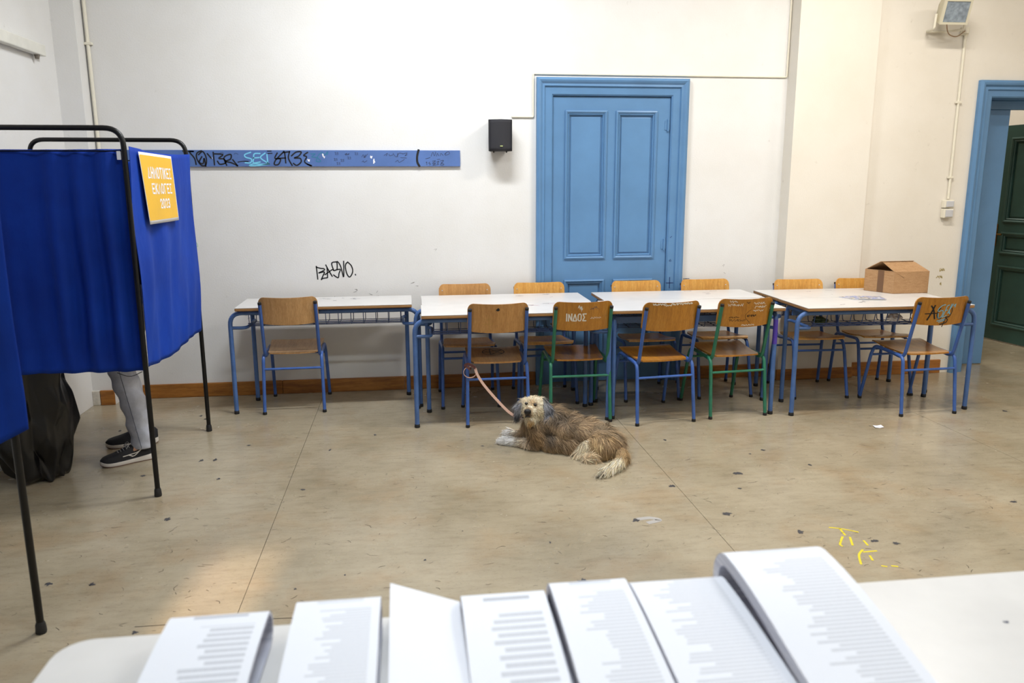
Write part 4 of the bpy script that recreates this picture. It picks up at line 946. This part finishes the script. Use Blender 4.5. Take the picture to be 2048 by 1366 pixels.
fm.polygons.add(nq+nt); fm.polygons.foreach_set('loop_start', np.concatenate([np.arange(nq)*4, nq*4+np.arange(nt)*3])); fm.update(calc_edges=True)
shade = RNG.normal(1.03, .20, (NS, 1)); cs = np.repeat(col_*shade, 7, axis=0)
tipw = np.tile(np.array([.92, .92, 1, 1, 1.06, 1.06, 1.1]), NS)[:, None]; cs = cs*tipw
fa = fm.color_attributes.new('fur_col', 'FLOAT_COLOR', 'POINT'); fa.data.foreach_set('color', np.concatenate([srgb_lin(cs), np.ones((len(cs), 1))], 1).ravel())
fm.materials.append(mat_fur()); fm.polygons.foreach_set('use_smooth', np.ones(nq+nt, bool))
fo_ = bpy.data.objects.new('fur', fm); COL.objects.link(fo_); fo_.parent = dog; tag(fo_, 'long wiry coat', kind='stuff')
M_NOSE = mat('dog_nose', (8, 7, 8), .5, bump=.3, bscale=300); M_EYE = mat('dog_eye', (22, 14, 10), .08, coat=.6)
dn = MB(); bm = bmesh.new(); bmesh.ops.create_icosphere(bm, subdivisions=3, radius=1)
for v in bm.verts:
    q = v.co; v.co = V(q.x*.0220, q.y*.015, q.z*.0180*(1 if q.z < 0 else .9)); v.co.z -= .004*abs(q.x) if q.z < 0 else 0
dn.bm(bm, Matrix.Translation(NOSE)); dn.build('nose', M_NOSE, dog, True)
for ex, ey, ez in ((.669, -1.556, .292), (.723, -1.555, .281)):
    e_ = MB(); bm = bmesh.new(); bmesh.ops.create_icosphere(bm, subdivisions=3, radius=.0100); e_.bm(bm, Matrix.Translation((ex, ey, ez))); e_.build('eye', M_EYE, dog, True)
mt_ = MB(); bm = bmesh.new(); bmesh.ops.create_icosphere(bm, subdivisions=3, radius=1)
for v in bm.verts: v.co = V(v.co.x*.017, v.co.y*.010, v.co.z*.0065-.006*abs(v.co.x))
mt_.bm(bm, Matrix.Translation(NOSE+V(.001, .006, -.029))); mt_.build('mouth', mat('dark_lips', (30, 24, 22), .6), dog, True)
# leash from the chair to the dog's neck
M_LEASH = mat('pink_beige_webbing', (182, 146, 126), .7, bump=.2, bscale=300)
le = empty('dog_leash', (.358, -1.015, .42)); tag(le, 'flat pink-beige leash tied round the chair leg and running down to the dog', 'leash')
def strap(name, pts, w_, parent, m_=M_LEASH, base=V(.358, -1.015, .42), wdir=None, n=6):
    P3 = [Vector(p) for p in pts]; out = []
    for i in range(len(P3)-1):
        p0, p1, p2, p3 = P3[max(i-1, 0)], P3[i], P3[i+1], P3[min(i+2, len(P3)-1)]
        for k in range(n):
            t = k/n; out.append(.5*((2*p1)+(p2-p0)*t+(2*p0-5*p1+4*p2-p3)*t*t+(3*p1-p0-3*p2+p3)*t**3))
    out.append(P3[-1]); rings = []
    for i, p in enumerate(out):
        t = (out[min(i+1, len(out)-1)]-out[max(i-1, 0)]).normalized(); wv = (wdir or V(.75, .1, .65)); wv = (wv-t*wv.dot(t)).normalized()*w_/2; th = t.cross(wv).normalized()*.0014
        rings.append([p-wv-th-base, p+wv-th-base, p+wv+th-base, p-wv+th-base])
    mb = MB(); mb.loft(rings); return mb.build(name, m_, parent)
strap('strap', [(.405, -1.055, .40), (.418, -1.08, .36), (.455, -1.14, .305), (.52, -1.25, .24), (.585, -1.35, .185), (.635, -1.42, .165), (.66, -1.45, .17)], .017, le)
strap('hand_loop', [(.358+.022*math.cos(a), -1.03+.025*math.sin(a), .405+.012*math.sin(2*a)) for a in (2*math.pi*i/10 for i in range(11))], .016, le, mat('dark_red_webbing', (92, 52, 48), .7), wdir=V(0, 0, 1), n=3)
strap('hand_loop', [(.35+.042*math.cos(a)+.02, -1.058+.012*math.sin(a), .375+.034*math.sin(a)) for a in (2*math.pi*i/12+.8 for i in range(13))], .014, le, wdir=V(0, 1, 0), n=3)
strap('knot', [(.335, -1.045, .415), (.357, -1.055, .43), (.39, -1.055, .415), (.405, -1.06, .40)], .018, le, mat('dark_red_strap', (88, 50, 46), .7), wdir=V(0, 0, 1), n=3)
cl = MB(); cl.tube([V(.655, -1.462, .172)-V(.358, -1.015, .42), V(.672, -1.475, .175)-V(.358, -1.015, .42)], .006, 8); cl.build('clip', mat('chrome', (200, 200, 205), .2, 1), le, True)

# ------------------------------------------------------------------ person voting inside the screen (facing left)
M_SKIN = mat('skin', (196, 150, 122), .55); M_DENIM = mat('grey_denim', (184, 188, 200), .85, var=.14, vscale=9, bump=.25, bscale=220); M_TOP = mat('dark_sweater', (44, 48, 58), .9)
M_SHOE = mat('black_mesh_fabric', (30, 30, 34), .8, bump=.4, bscale=400); M_SOLE = mat('white_foam', (214, 208, 200), .6); M_TREAD = mat('dark_outsole', (120, 92, 78), .7)
hipN, hipF = V(-1.60, -1.345, .92), V(-1.62, -1.145, .92); kN, kF = V(-1.672, -1.37, .52), V(-1.775, -1.12, .52); aN, aF = V(-1.592, -1.40, .10), V(-1.685, -1.10, .10)
fing = []
def hand(w_, d):
    up_ = V(0, 0, 1); sd = d.cross(up_).normalized(); out = [('c', [w_, w_+d*.05], [.028, .036]), ('e', w_+d*.07, (.045, .04, .018), d)]
    for i, L in enumerate((.060, .072, .068, .052)):
        b_ = w_+d*.10+sd*(.030-.02*i); out.append(('c', [b_, b_+d*L*.6-up_*.006, b_+d*L-up_*.025], [.0095, .009, .008]))
    b_ = w_+d*.045+sd*.036; out.append(('c', [b_, b_+sd*.03+d*.03, b_+sd*.035+d*.058], [.012, .010, .009])); return out
shN, shF = V(-1.70, -1.44, 1.36), V(-1.72, -1.05, 1.36); elN, elF = V(-1.76, -1.49, 1.09), V(-1.78, -1.01, 1.09); wrN, wrF = V(-1.97, -1.40, 1.05), V(-1.98, -1.10, 1.05)
person = remesh('person', [('e', V(-1.63, -1.245, .98), (.11, .155, .11), None), ('c', [V(-1.64, -1.245, 1.0), V(-1.67, -1.245, 1.16), V(-1.70, -1.245, 1.30)], [.125, .13, .125]), ('c', [shN, V(-1.71, -1.245, 1.385), shF], [.062, .085, .062]),
  ('c', [V(-1.715, -1.245, 1.38), V(-1.745, -1.245, 1.48)], [.058, .052]), ('e', V(-1.775, -1.245, 1.565), (.098, .075, .105), None), ('c', [V(-1.82, -1.245, 1.52), V(-1.845, -1.245, 1.50)], [.05, .035]), ('c', [V(-1.865, -1.245, 1.575), V(-1.885, -1.245, 1.55)], [.012, .014]),
  ('e', V(-1.77, -1.322, 1.56), (.02, .01, .03), None), ('e', V(-1.77, -1.168, 1.56), (.02, .01, .03), None),
  ('c', [shN, elN, wrN], [.055, .042, .03]), ('c', [shF, elF, wrF], [.055, .042, .03]), ('c', [hipN, kN, aN], [.088, .058, .04]), ('c', [hipF, kF, aF], [.088, .058, .04]),
  ('c', [aN, V(-1.66, -1.45, .05)], [.038, .03]), ('c', [aF, V(-1.73, -1.13, .05)], [.038, .03])]+hand(wrN, V(-1, .2, -.1).normalized())+hand(wrF, V(-1, -.2, -.1).normalized()), .009, M_SKIN, None, 3)
tag(person, 'person in grey jeans and black running shoes standing behind the blue voting curtain', 'person')
jn = [('e', V(-1.63, -1.245, .97), (.13, .175, .12), None)]
for h_, k_, a_ in ((hipN, kN, aN), (hipF, kF, aF)): jn.append(('c', [h_, k_, k_.lerp(a_, .5)+V(.015, 0, 0), a_+V(.008, 0, .0)], [.105, .078, .070, .066]))
jeans = remesh('jeans', jn, .009, M_DENIM, person, 4)
for v in jeans.data.vertices:    # soft creases below the knee and a flat hem
    c = v.co
    if c.z < .62: v.co.x += .006*math.sin(c.z*55+c.y*18)*(1-smst(np.array([c.z]), .50, .62)[0])
    if c.z < .078: v.co.z = .078
from mathutils.bvhtree import BVHTree
bm = bmesh.new(); bm.from_mesh(jeans.data); bv = BVHTree.FromBMesh(bm); bm.free()
sm_ = MB(); pts = []
for i in range(40):
    z = .64-.555*i/39; f = max(0, (z-.10)/.42); h_ = bv.ray_cast(V(-1.578-.08*f, -2.0, z), V(0, 1, 0))[0]
    if h_ is not None: pts.append(h_)
sm_.tube(pts, .0019, 5)
sm_.build('seam', mat('denim_seam', (92, 96, 110), .9), jeans)
swt = remesh('sweater', [('c', [V(-1.635, -1.245, .98), V(-1.67, -1.245, 1.16), V(-1.70, -1.245, 1.30)], [.145, .148, .142]), ('c', [shN, V(-1.71, -1.245, 1.38), shF], [.078, .098, .078]), ('c', [shN, elN, wrN.lerp(elN, .12)], [.07, .056, .042]), ('c', [shF, elF, wrF.lerp(elF, .12)], [.07, .056, .042])], .011, M_TOP, person, 4)
hair = remesh('hair', [('e', V(-1.757, -1.245, 1.59), (.098, .084, .093), None), ('e', V(-1.72, -1.245, 1.545), (.06, .078, .085), None)], .009, mat('dark_hair', (42, 32, 26), .7, bump=.5, bscale=150), person, 2)
for sy in (-1, 1):
    e_ = MB(); bm = bmesh.new(); bmesh.ops.create_icosphere(bm, subdivisions=2, radius=.011); e_.bm(bm, Matrix.Translation((-1.857, -1.245+sy*.032, 1.578))); e_.build('eye', M_PAPER, person, True)
mo_ = MB(); mo_.tube([(-1.868, -1.27, 1.513), (-1.876, -1.245, 1.511), (-1.868, -1.22, 1.513)], .005, 6); mo_.build('mouth', mat('lips', (160, 92, 84), .5), person, True)
def shoe(heel, toe, detail):
    """running shoe from heel to toe point on the floor"""
    heel, toe = Vector(heel), Vector(toe); L = (toe-heel).length; ex = (toe-heel).normalized(); ey = V(-ex.y, ex.x, 0)
    def W_(s, y, z): p = heel+ex*(s*L)+ey*y; return V(p.x, p.y, z)
    S_ = [0, .03, .1, .25, .42, .6, .75, .88, .96, 1.0]; HW = [.012, .026, .034, .036, .037, .045, .048, .042, .028, .010]; TOP = [.085, .098, .102, .098, .104, .082, .068, .060, .052, .040]
    def hw(s): return float(np.interp(s, S_, HW))
    def sole_top(s): return .030+.008*(1-smst(np.array([s]), 0, .5)[0])-.006*s+.012*max(0, (s-.85)/.15)**2
    def sole_bot(s): return .001+.010*max(0, (s-.80)/.2)**2+.006*max(0, (.06-s)/.06)
    up_ = MB(); rings = []
    for s in np.linspace(0, 1, 21):
        w_, tp, b_ = hw(s), float(np.interp(s, S_, TOP)), sole_top(s)-.004; r = []
        for k in range(13):
            a_ = math.pi*k/12; cx = math.cos(a_); sx = math.sin(a_); r.append(W_(s, w_*(abs(cx)**.6)*(1 if cx > 0 else -1), b_+(tp-b_)*sx**.75))
        rings.append(r)
    up_.loft(rings); so = up_.build('shoe', M_SHOE, person, True)
    sl = MB(); rings = []
    for s in np.linspace(0, 1, 21):
        w_ = hw(s)+.005; t_, b_ = sole_top(s), sole_bot(s)+.005; rings.append([W_(s, -w_*.94, b_), W_(s, w_*.94, b_), W_(s, w_, (t_+b_)/2), W_(s, w_*.95, t_), W_(s, -w_*.95, t_), W_(s, -w_, (t_+b_)/2)])
    sl.loft(rings); sl.build('sole', M_SOLE, so, True)
    tr = MB(); rings = []
    for s in np.linspace(0, 1, 21):
        w_ = hw(s)+.001; b_ = sole_bot(s); rings.append([W_(s, -w_, b_), W_(s, w_, b_), W_(s, w_, b_+.0055), W_(s, -w_, b_+.0055)])
    tr.loft(rings); tr.build('outsole', M_TREAD, so, True)
    if detail:
        sgn = 1 if (W_(.5, 1, 0)-W_(.5, 0, 0)).y < 0 else -1
        def smap(u, v):   # u along the shoe, v height: point on the outer flank
            b_ = sole_top(u)-.004; tp = float(np.interp(u, S_, TOP)); q = max(0, min(.98, (v-b_)/(tp-b_))); a_ = math.asin(q**(1/.75)); return W_(u, sgn*(hw(u)*math.cos(a_)**.6+.0022), v)
        lg_ = MB(); k_ = .29
        def sm2(u, v): return smap(u/k_, v)
        strokes(lg_, [[(.067, .082), (.091, .064), (.115, .046), (.130, .044)], [(.176, .053), (.145, .056), (.101, .062), (.071, .080)], [(.147, .055), (.126, .044)]], .0048, sm2, True, .006)
        tag(lg_.build('side_logo', M_SOLE, so, recalc=False), 'white curved stripe emblem')
        lc = MB()
        for i in range(5):
            s = .47+.05*i; z = float(np.interp(s, S_, TOP))+.002; w_ = hw(s)*.55; lc.tube([W_(s, -w_, z-.008), W_(s+.015, 0, z+.003), W_(s, w_, z-.008)], .0022, 6); lc.tube([W_(s+.03, -w_, z-.01), W_(s+.015, 0, z+.003)], .0022, 6)
        for sy in (-1, 1): lc.tube(fillet([W_(.45, 0, .108), W_(.47, sy*.03, .118), W_(.55, sy*.04, .088), W_(.49, sy*.012, .104)], .02), .0022, 6)
        lc.build('laces', mat('grey_lace', (150, 148, 146), .8), so, True)
    return so
shoe((-1.535, -1.372, 0), (-1.79, -1.515, 0), True); shoe((-1.60, -1.085, 0), (-1.885, -1.165, 0), False)

# ------------------------------------------------------------------ black refuse bag under the screen
rr = random.Random(8); NA, NZ = 26, 8; vs_, fs = [], []
for iz in range(NZ+1):
    t = iz/NZ; z = .86*t; rad = .095+.125*smst(np.array([t]), -.15, .45)[0]-.02*t
    for ia in range(NA):
        a_ = 2*math.pi*(ia+.5*(iz % 2)+rr.uniform(-.3, .3))/NA
        r_x = rad*(1+.13*math.sin(3*a_+4*t)+.07*math.sin(7*a_-3*t)) + rr.uniform(-.026, .026)
        vs_.append(V(math.cos(a_)*r_x+.05*(1-t)**2, math.sin(a_)*r_x*.92, .003 if iz == 0 else max(.004, z+rr.uniform(-.045, .045))))
for iz in range(NZ):
    for ia in range(NA):
        k = (ia+1) % NA; a_, b_, c_, d_2 = iz*NA+ia, iz*NA+k, (iz+1)*NA+k, (iz+1)*NA+ia
        fs += [(a_, b_, c_), (a_, c_, d_2)] if iz % 2 else [(a_, b_, d_2), (b_, c_, d_2)]
fs += [tuple(range(NA-1, -1, -1)), tuple(range(NZ*NA, (NZ+1)*NA))]
bg = MB(); bg.add(vs_, fs); bag = bg.build('refuse_bag', mat('black_polythene', (9, 9, 12), .33, spec=.45, bump=.5, bscale=15, coat=.12), None, True); bag.location = (-2.10, -1.645, 0)
bag.data.set_sharp_from_angle(angle=math.radians(180)); ca = bag.data.attributes.new('crease_edge', 'FLOAT', 'EDGE'); rc = np.random.default_rng(4); ca.data.foreach_set('value', np.where(rc.random(len(bag.data.edges)) < .45, .8, 0.).astype(np.float32))
md = bag.modifiers.new('soft', 'SUBSURF'); md.levels = 3; md.render_levels = 3
tag(bag, 'crumpled black plastic refuse bag hanging down behind the voting screens', 'bag')

# ------------------------------------------------------------------ front table with ballot papers (nearest the camera)
ft = empty('polling_table', (0, 0, 0)); tag(ft, 'long white-topped table in the foreground covered with ballot papers', 'table')
FY0, FY1, FX0, FX1 = -5.35, -4.625, -.66, 1.95
def rrect(x0, x1, y0, y1, r, z, n=6):
    pts = []
    for cx, cy, a0 in ((x1-r, y1-r, 0), (x0+r, y1-r, 90), (x0+r, y0+r, 180), (x1-r, y0+r, 270)):
        pts += [V(cx+r*math.cos(math.radians(a0+90*k/n)), cy+r*math.sin(math.radians(a0+90*k/n)), z) for k in range(n+1)]
    return pts
mb = MB(); mb.loft([rrect(FX0, FX1, FY0, FY1, .06, z) for z in (.735, .758)]+[rrect(FX0+.002, FX1-.002, FY0+.002, FY1-.002, .058, .76)]); tt_ = mb.build('tabletop', M_LAMINATE, ft)
for x in (FX0+.12, FX1-.12):
    for y in (FY0+.1, FY1-.1):
        mb = MB(); mb.tube([(x, y, .0), (x, y, .735)], .018, 12); mb.build('leg', M_BLUETUBE2, ft, True)
mb = MB(); mb.bbox((FX0+.12, FY1-.11, .69), (FX1-.12, FY1-.09, .734), .003); mb.build('apron_rail', M_BLUETUBE2, ft)
mb = MB()
for x, y, s_ in ((1639, 1182, 1), (1818, 1343, 2), (2012, 1244, 3), (1660, 1175, 4)):
    p = at(x, y, 2, .76); blob(mb, p.x, p.y, .008, .006, lambda a_, b_: V(a_, b_, .7604), s_)
mb.build('ink_spot', M_DARKINK, ft, recalc=False)
def mat_print(name, seed, l0, l1, start, lines, dark, tint):
    """printed ballot: ragged-left grey text lines, u across, v along the sheet"""
    t = NT(name); uv = t.n('ShaderNodeUVMap', uv_map='UVMap'); sx = t.n('ShaderNodeSeparateXYZ'); t.l(uv.outputs[0], sx.inputs[0])
    def M(op, a_, b_=None, c_=None):
        nd = t.n('ShaderNodeMath', operation=op)
        for i, x in enumerate((a_, b_, c_)):
            if x is None: continue
            if hasattr(x, 'is_output'): t.l(x, nd.inputs[i])
            else: nd.inputs[i].default_value = x
        return nd.outputs[0]
    U_, V_ = sx.outputs[0], sx.outputs[1]
    lv = M('MULTIPLY', V_, lines); idx = M('FLOOR', lv); fr = M('FRACT', lv)
    wn = t.n('ShaderNodeTexWhiteNoise', noise_dimensions='1D'); t.l(M('ADD', idx, seed*17.3), wn.inputs['W'])
    left = M('MULTIPLY_ADD', wn.outputs['Value'], l1-l0, l0)
    on = M('MULTIPLY', M('GREATER_THAN', U_, left), M('LESS_THAN', U_, .90)); on = M('MULTIPLY', on, M('LESS_THAN', fr, .58)); on = M('MULTIPLY', on, M('GREATER_THAN', V_, start))
    cb = t.n('ShaderNodeCombineXYZ'); t.l(M('MULTIPLY', U_, 60), cb.inputs[0]); t.l(idx, cb.inputs[1]); ch = t.noise(cb.outputs[0], 1.0, 2); on = M('MULTIPLY', on, M('MULTIPLY_ADD', ch, .9, .25))
    hl = M('MULTIPLY', M('GREATER_THAN', V_, start*.45), M('LESS_THAN', V_, start*.75)); hl = M('MULTIPLY', hl, M('MULTIPLY', M('GREATER_THAN', U_, .25), M('LESS_THAN', U_, .8))); hl = M('MULTIPLY', hl, M('GREATER_THAN', M('FRACT', M('MULTIPLY', V_, lines*.8)), .5))
    on = M('MINIMUM', M('MAXIMUM', on, hl), 1.0)
    t.l(t.mix(M('MULTIPLY', on, dark), C4(tint), C4((96, 100, 112))), t.b.inputs['Base Color']); t.b.inputs['Roughness'].default_value = .55; return t.m
def ballot(x0, x1, ybend, R, T, seed, prn, label, skew=0, L=.50, gapend=.004, dx=0):
    """pile of long ballots folded over at the far end: lower leaf on the table, round bend, upper leaf coming back"""
    cx = (x0+x1)/2; o = empty('ballot_pile', (cx, ybend, .76)); tag(o, label, 'ballot papers', 'folded ballot piles on the front table')
    hw = (x1-x0)/2; n = 14; outer = []
    H = 2*R
    path = [(-L, T)] if False else []
    # centre path of the upper (printed) face, arc length parametrised
    pts = [(-R*0-L*(1-k/10), 0) for k in range(11)]
    low = [(-R-L+L*k/8, .0005) for k in range(9)]
    bend = [(-R+R*math.sin(a_), R-R*math.cos(a_)) for a_ in (math.pi*k/n for k in range(1, n+1))]
    topl = []
    for k in range(1, 15):
        t = k/14; zz = H-(H-(2*T+gapend))*(3*t*t-2*t**3) if H > 2*T+gapend else H
        topl.append((-R-L*t, zz))
    outer = low+bend+topl
    arr = np.array(outer); tg = np.gradient(arr, axis=0); tg /= np.linalg.norm(tg, axis=1)[:, None]; nr = np.stack([-tg[:, 1], tg[:, 0]], 1)
    inner = arr+nr*T
    inner[:, 1] = np.maximum(inner[:, 1], .0008)
    s = np.concatenate([[0], np.cumsum(np.linalg.norm(np.diff(arr, axis=0), axis=1))]); s0 = s[len(low)+n//2-1]
    def X(side, y): return side*hw+dx*(-y)
    mb = MB(); N = len(arr); vs_ = []
    for (y, z), (yi, zi) in zip(arr, inner):
        vs_ += [V(X(-1, y), y+skew*(-1), z), V(X(1, y), y+skew, z), V(X(1, yi), yi+skew, zi), V(X(-1, yi), yi-skew, zi)]
    fs = []
    for i in range(N-1):
        a_, b_ = i*4, (i+1)*4
        for k in range(4): fs.append((a_+k, a_+(k+1) % 4, b_+(k+1) % 4, b_+k))
    fs += [(3, 2, 1, 0), ((N-1)*4, (N-1)*4+1, (N-1)*4+2, (N-1)*4+3)]
    mb.add(vs_, fs); body = mb.build('paper_stack', M_STACK, o)
    tp = MB(); vs2 = []; uvs = []
    for i in range(len(low)+n//2-2, N):
        y, z = arr[i]; off = -nr[i]*.0006
        for sd_ in (-1, 1): vs2.append(V(X(sd_, y), y+skew*sd_+off[0], z+off[1])); uvs.append((0 if sd_ < 0 else 1, (s[i]-s0)/.5))
    m_ = len(vs2)//2; tp.add(vs2, [(2*i, 2*i+1, 2*i+3, 2*i+2) for i in range(m_-1)])
    q = tp.build('printed_sheet', prn, o, recalc=False); ul = q.data.uv_layers.new(name='UVMap')
    for lp in q.data.loops: ul.data[lp.index].uv = uvs[lp.vertex_index]
    for p_ in q.data.polygons: p_.use_smooth = True
    return o
def mat_stack():
    t = NT('paper_stack_edge'); v = t.coord('Object', (1, 1, 1)); sx = t.coord('Object', (6, 6, 700)); c = t.ramp(t.noise(sx, 1, 1), [(.35, (196, 198, 214)), (.65, (234, 236, 246))]); t.l(c, t.b.inputs['Base Color']); t.b.inputs['Roughness'].default_value = .7; return t.m
M_STACK = mat_stack(); TINT = (232, 235, 244)
PR = [mat_print('ballot_print_a', 1, .30, .62, .16, 34, .5, TINT), mat_print('ballot_print_b', 2, .25, .60, .16, 60, .42, TINT), mat_print('ballot_print_c', 3, .28, .40, .22, 26, .5, TINT),
      mat_print('ballot_print_d', 4, .22, .55, .18, 52, .42, TINT), mat_print('ballot_print_e', 5, .15, .50, .02, 56, .42, TINT), mat_print('ballot_print_f', 6, .22, .55, .24, 54, .42, TINT)]
ballot(-.445, -.272, -4.668, .034, .006, 1, PR[0], 'leftmost pile of folded ballots, its curled end open at the right', dx=-.02)
ballot(-.225, -.072, -4.655, .038, .020, 2, PR[1], 'second pile of folded ballots from the left, dense small text')
ballot(.077, .235, -4.668, .036, .016, 3, PR[2], 'pile of folded ballots with widely spaced text lines, right of the blank sheet')
ballot(.246, .396, -4.655, .040, .018, 4, PR[3], 'pile of folded ballots in the middle right, right of the dark gap')
ballot(.402, .589, -4.668, .038, .018, 5, PR[4], 'pile of folded ballots lying against the tallest curled pile')
ballot(.593, .795, -4.640, .060, .024, 6, PR[5], 'rightmost and tallest pile of folded ballots with a thick curled bend', dx=.0)
# blank sheets
bs = empty('ballot_pile', (.01, -4.7, .76)); tag(bs, 'pile of blank white sheets with one corner lifted, between the printed ballot piles', 'ballot papers', 'folded ballot piles on the front table')
mb = MB(); mb.add([(-.068, -.42, .0005), (.060, -.42, .0005), (.060, .035, .0005), (-.060, .06, .0005), (-.068, -.42, .045), (.060, -.42, .045), (.060, .035, .045), (-.060, .06, .045)], [(3,2,1,0),(4,5,6,7),(0,1,5,4),(1,2,6,5),(2,3,7,6),(3,0,4,7)]); mb.build('paper_stack', M_STACK, bs)
mb = MB(); mb.sheet(lambda u, v: V(-.066+.132*u+.004*(1-v), -.42+.45*v+.05*v*(1-u), .047+.022*(1-u)*v**2), 10, 14); to = mb.build('loose_sheet', M_PAPER, bs, True, recalc=False)
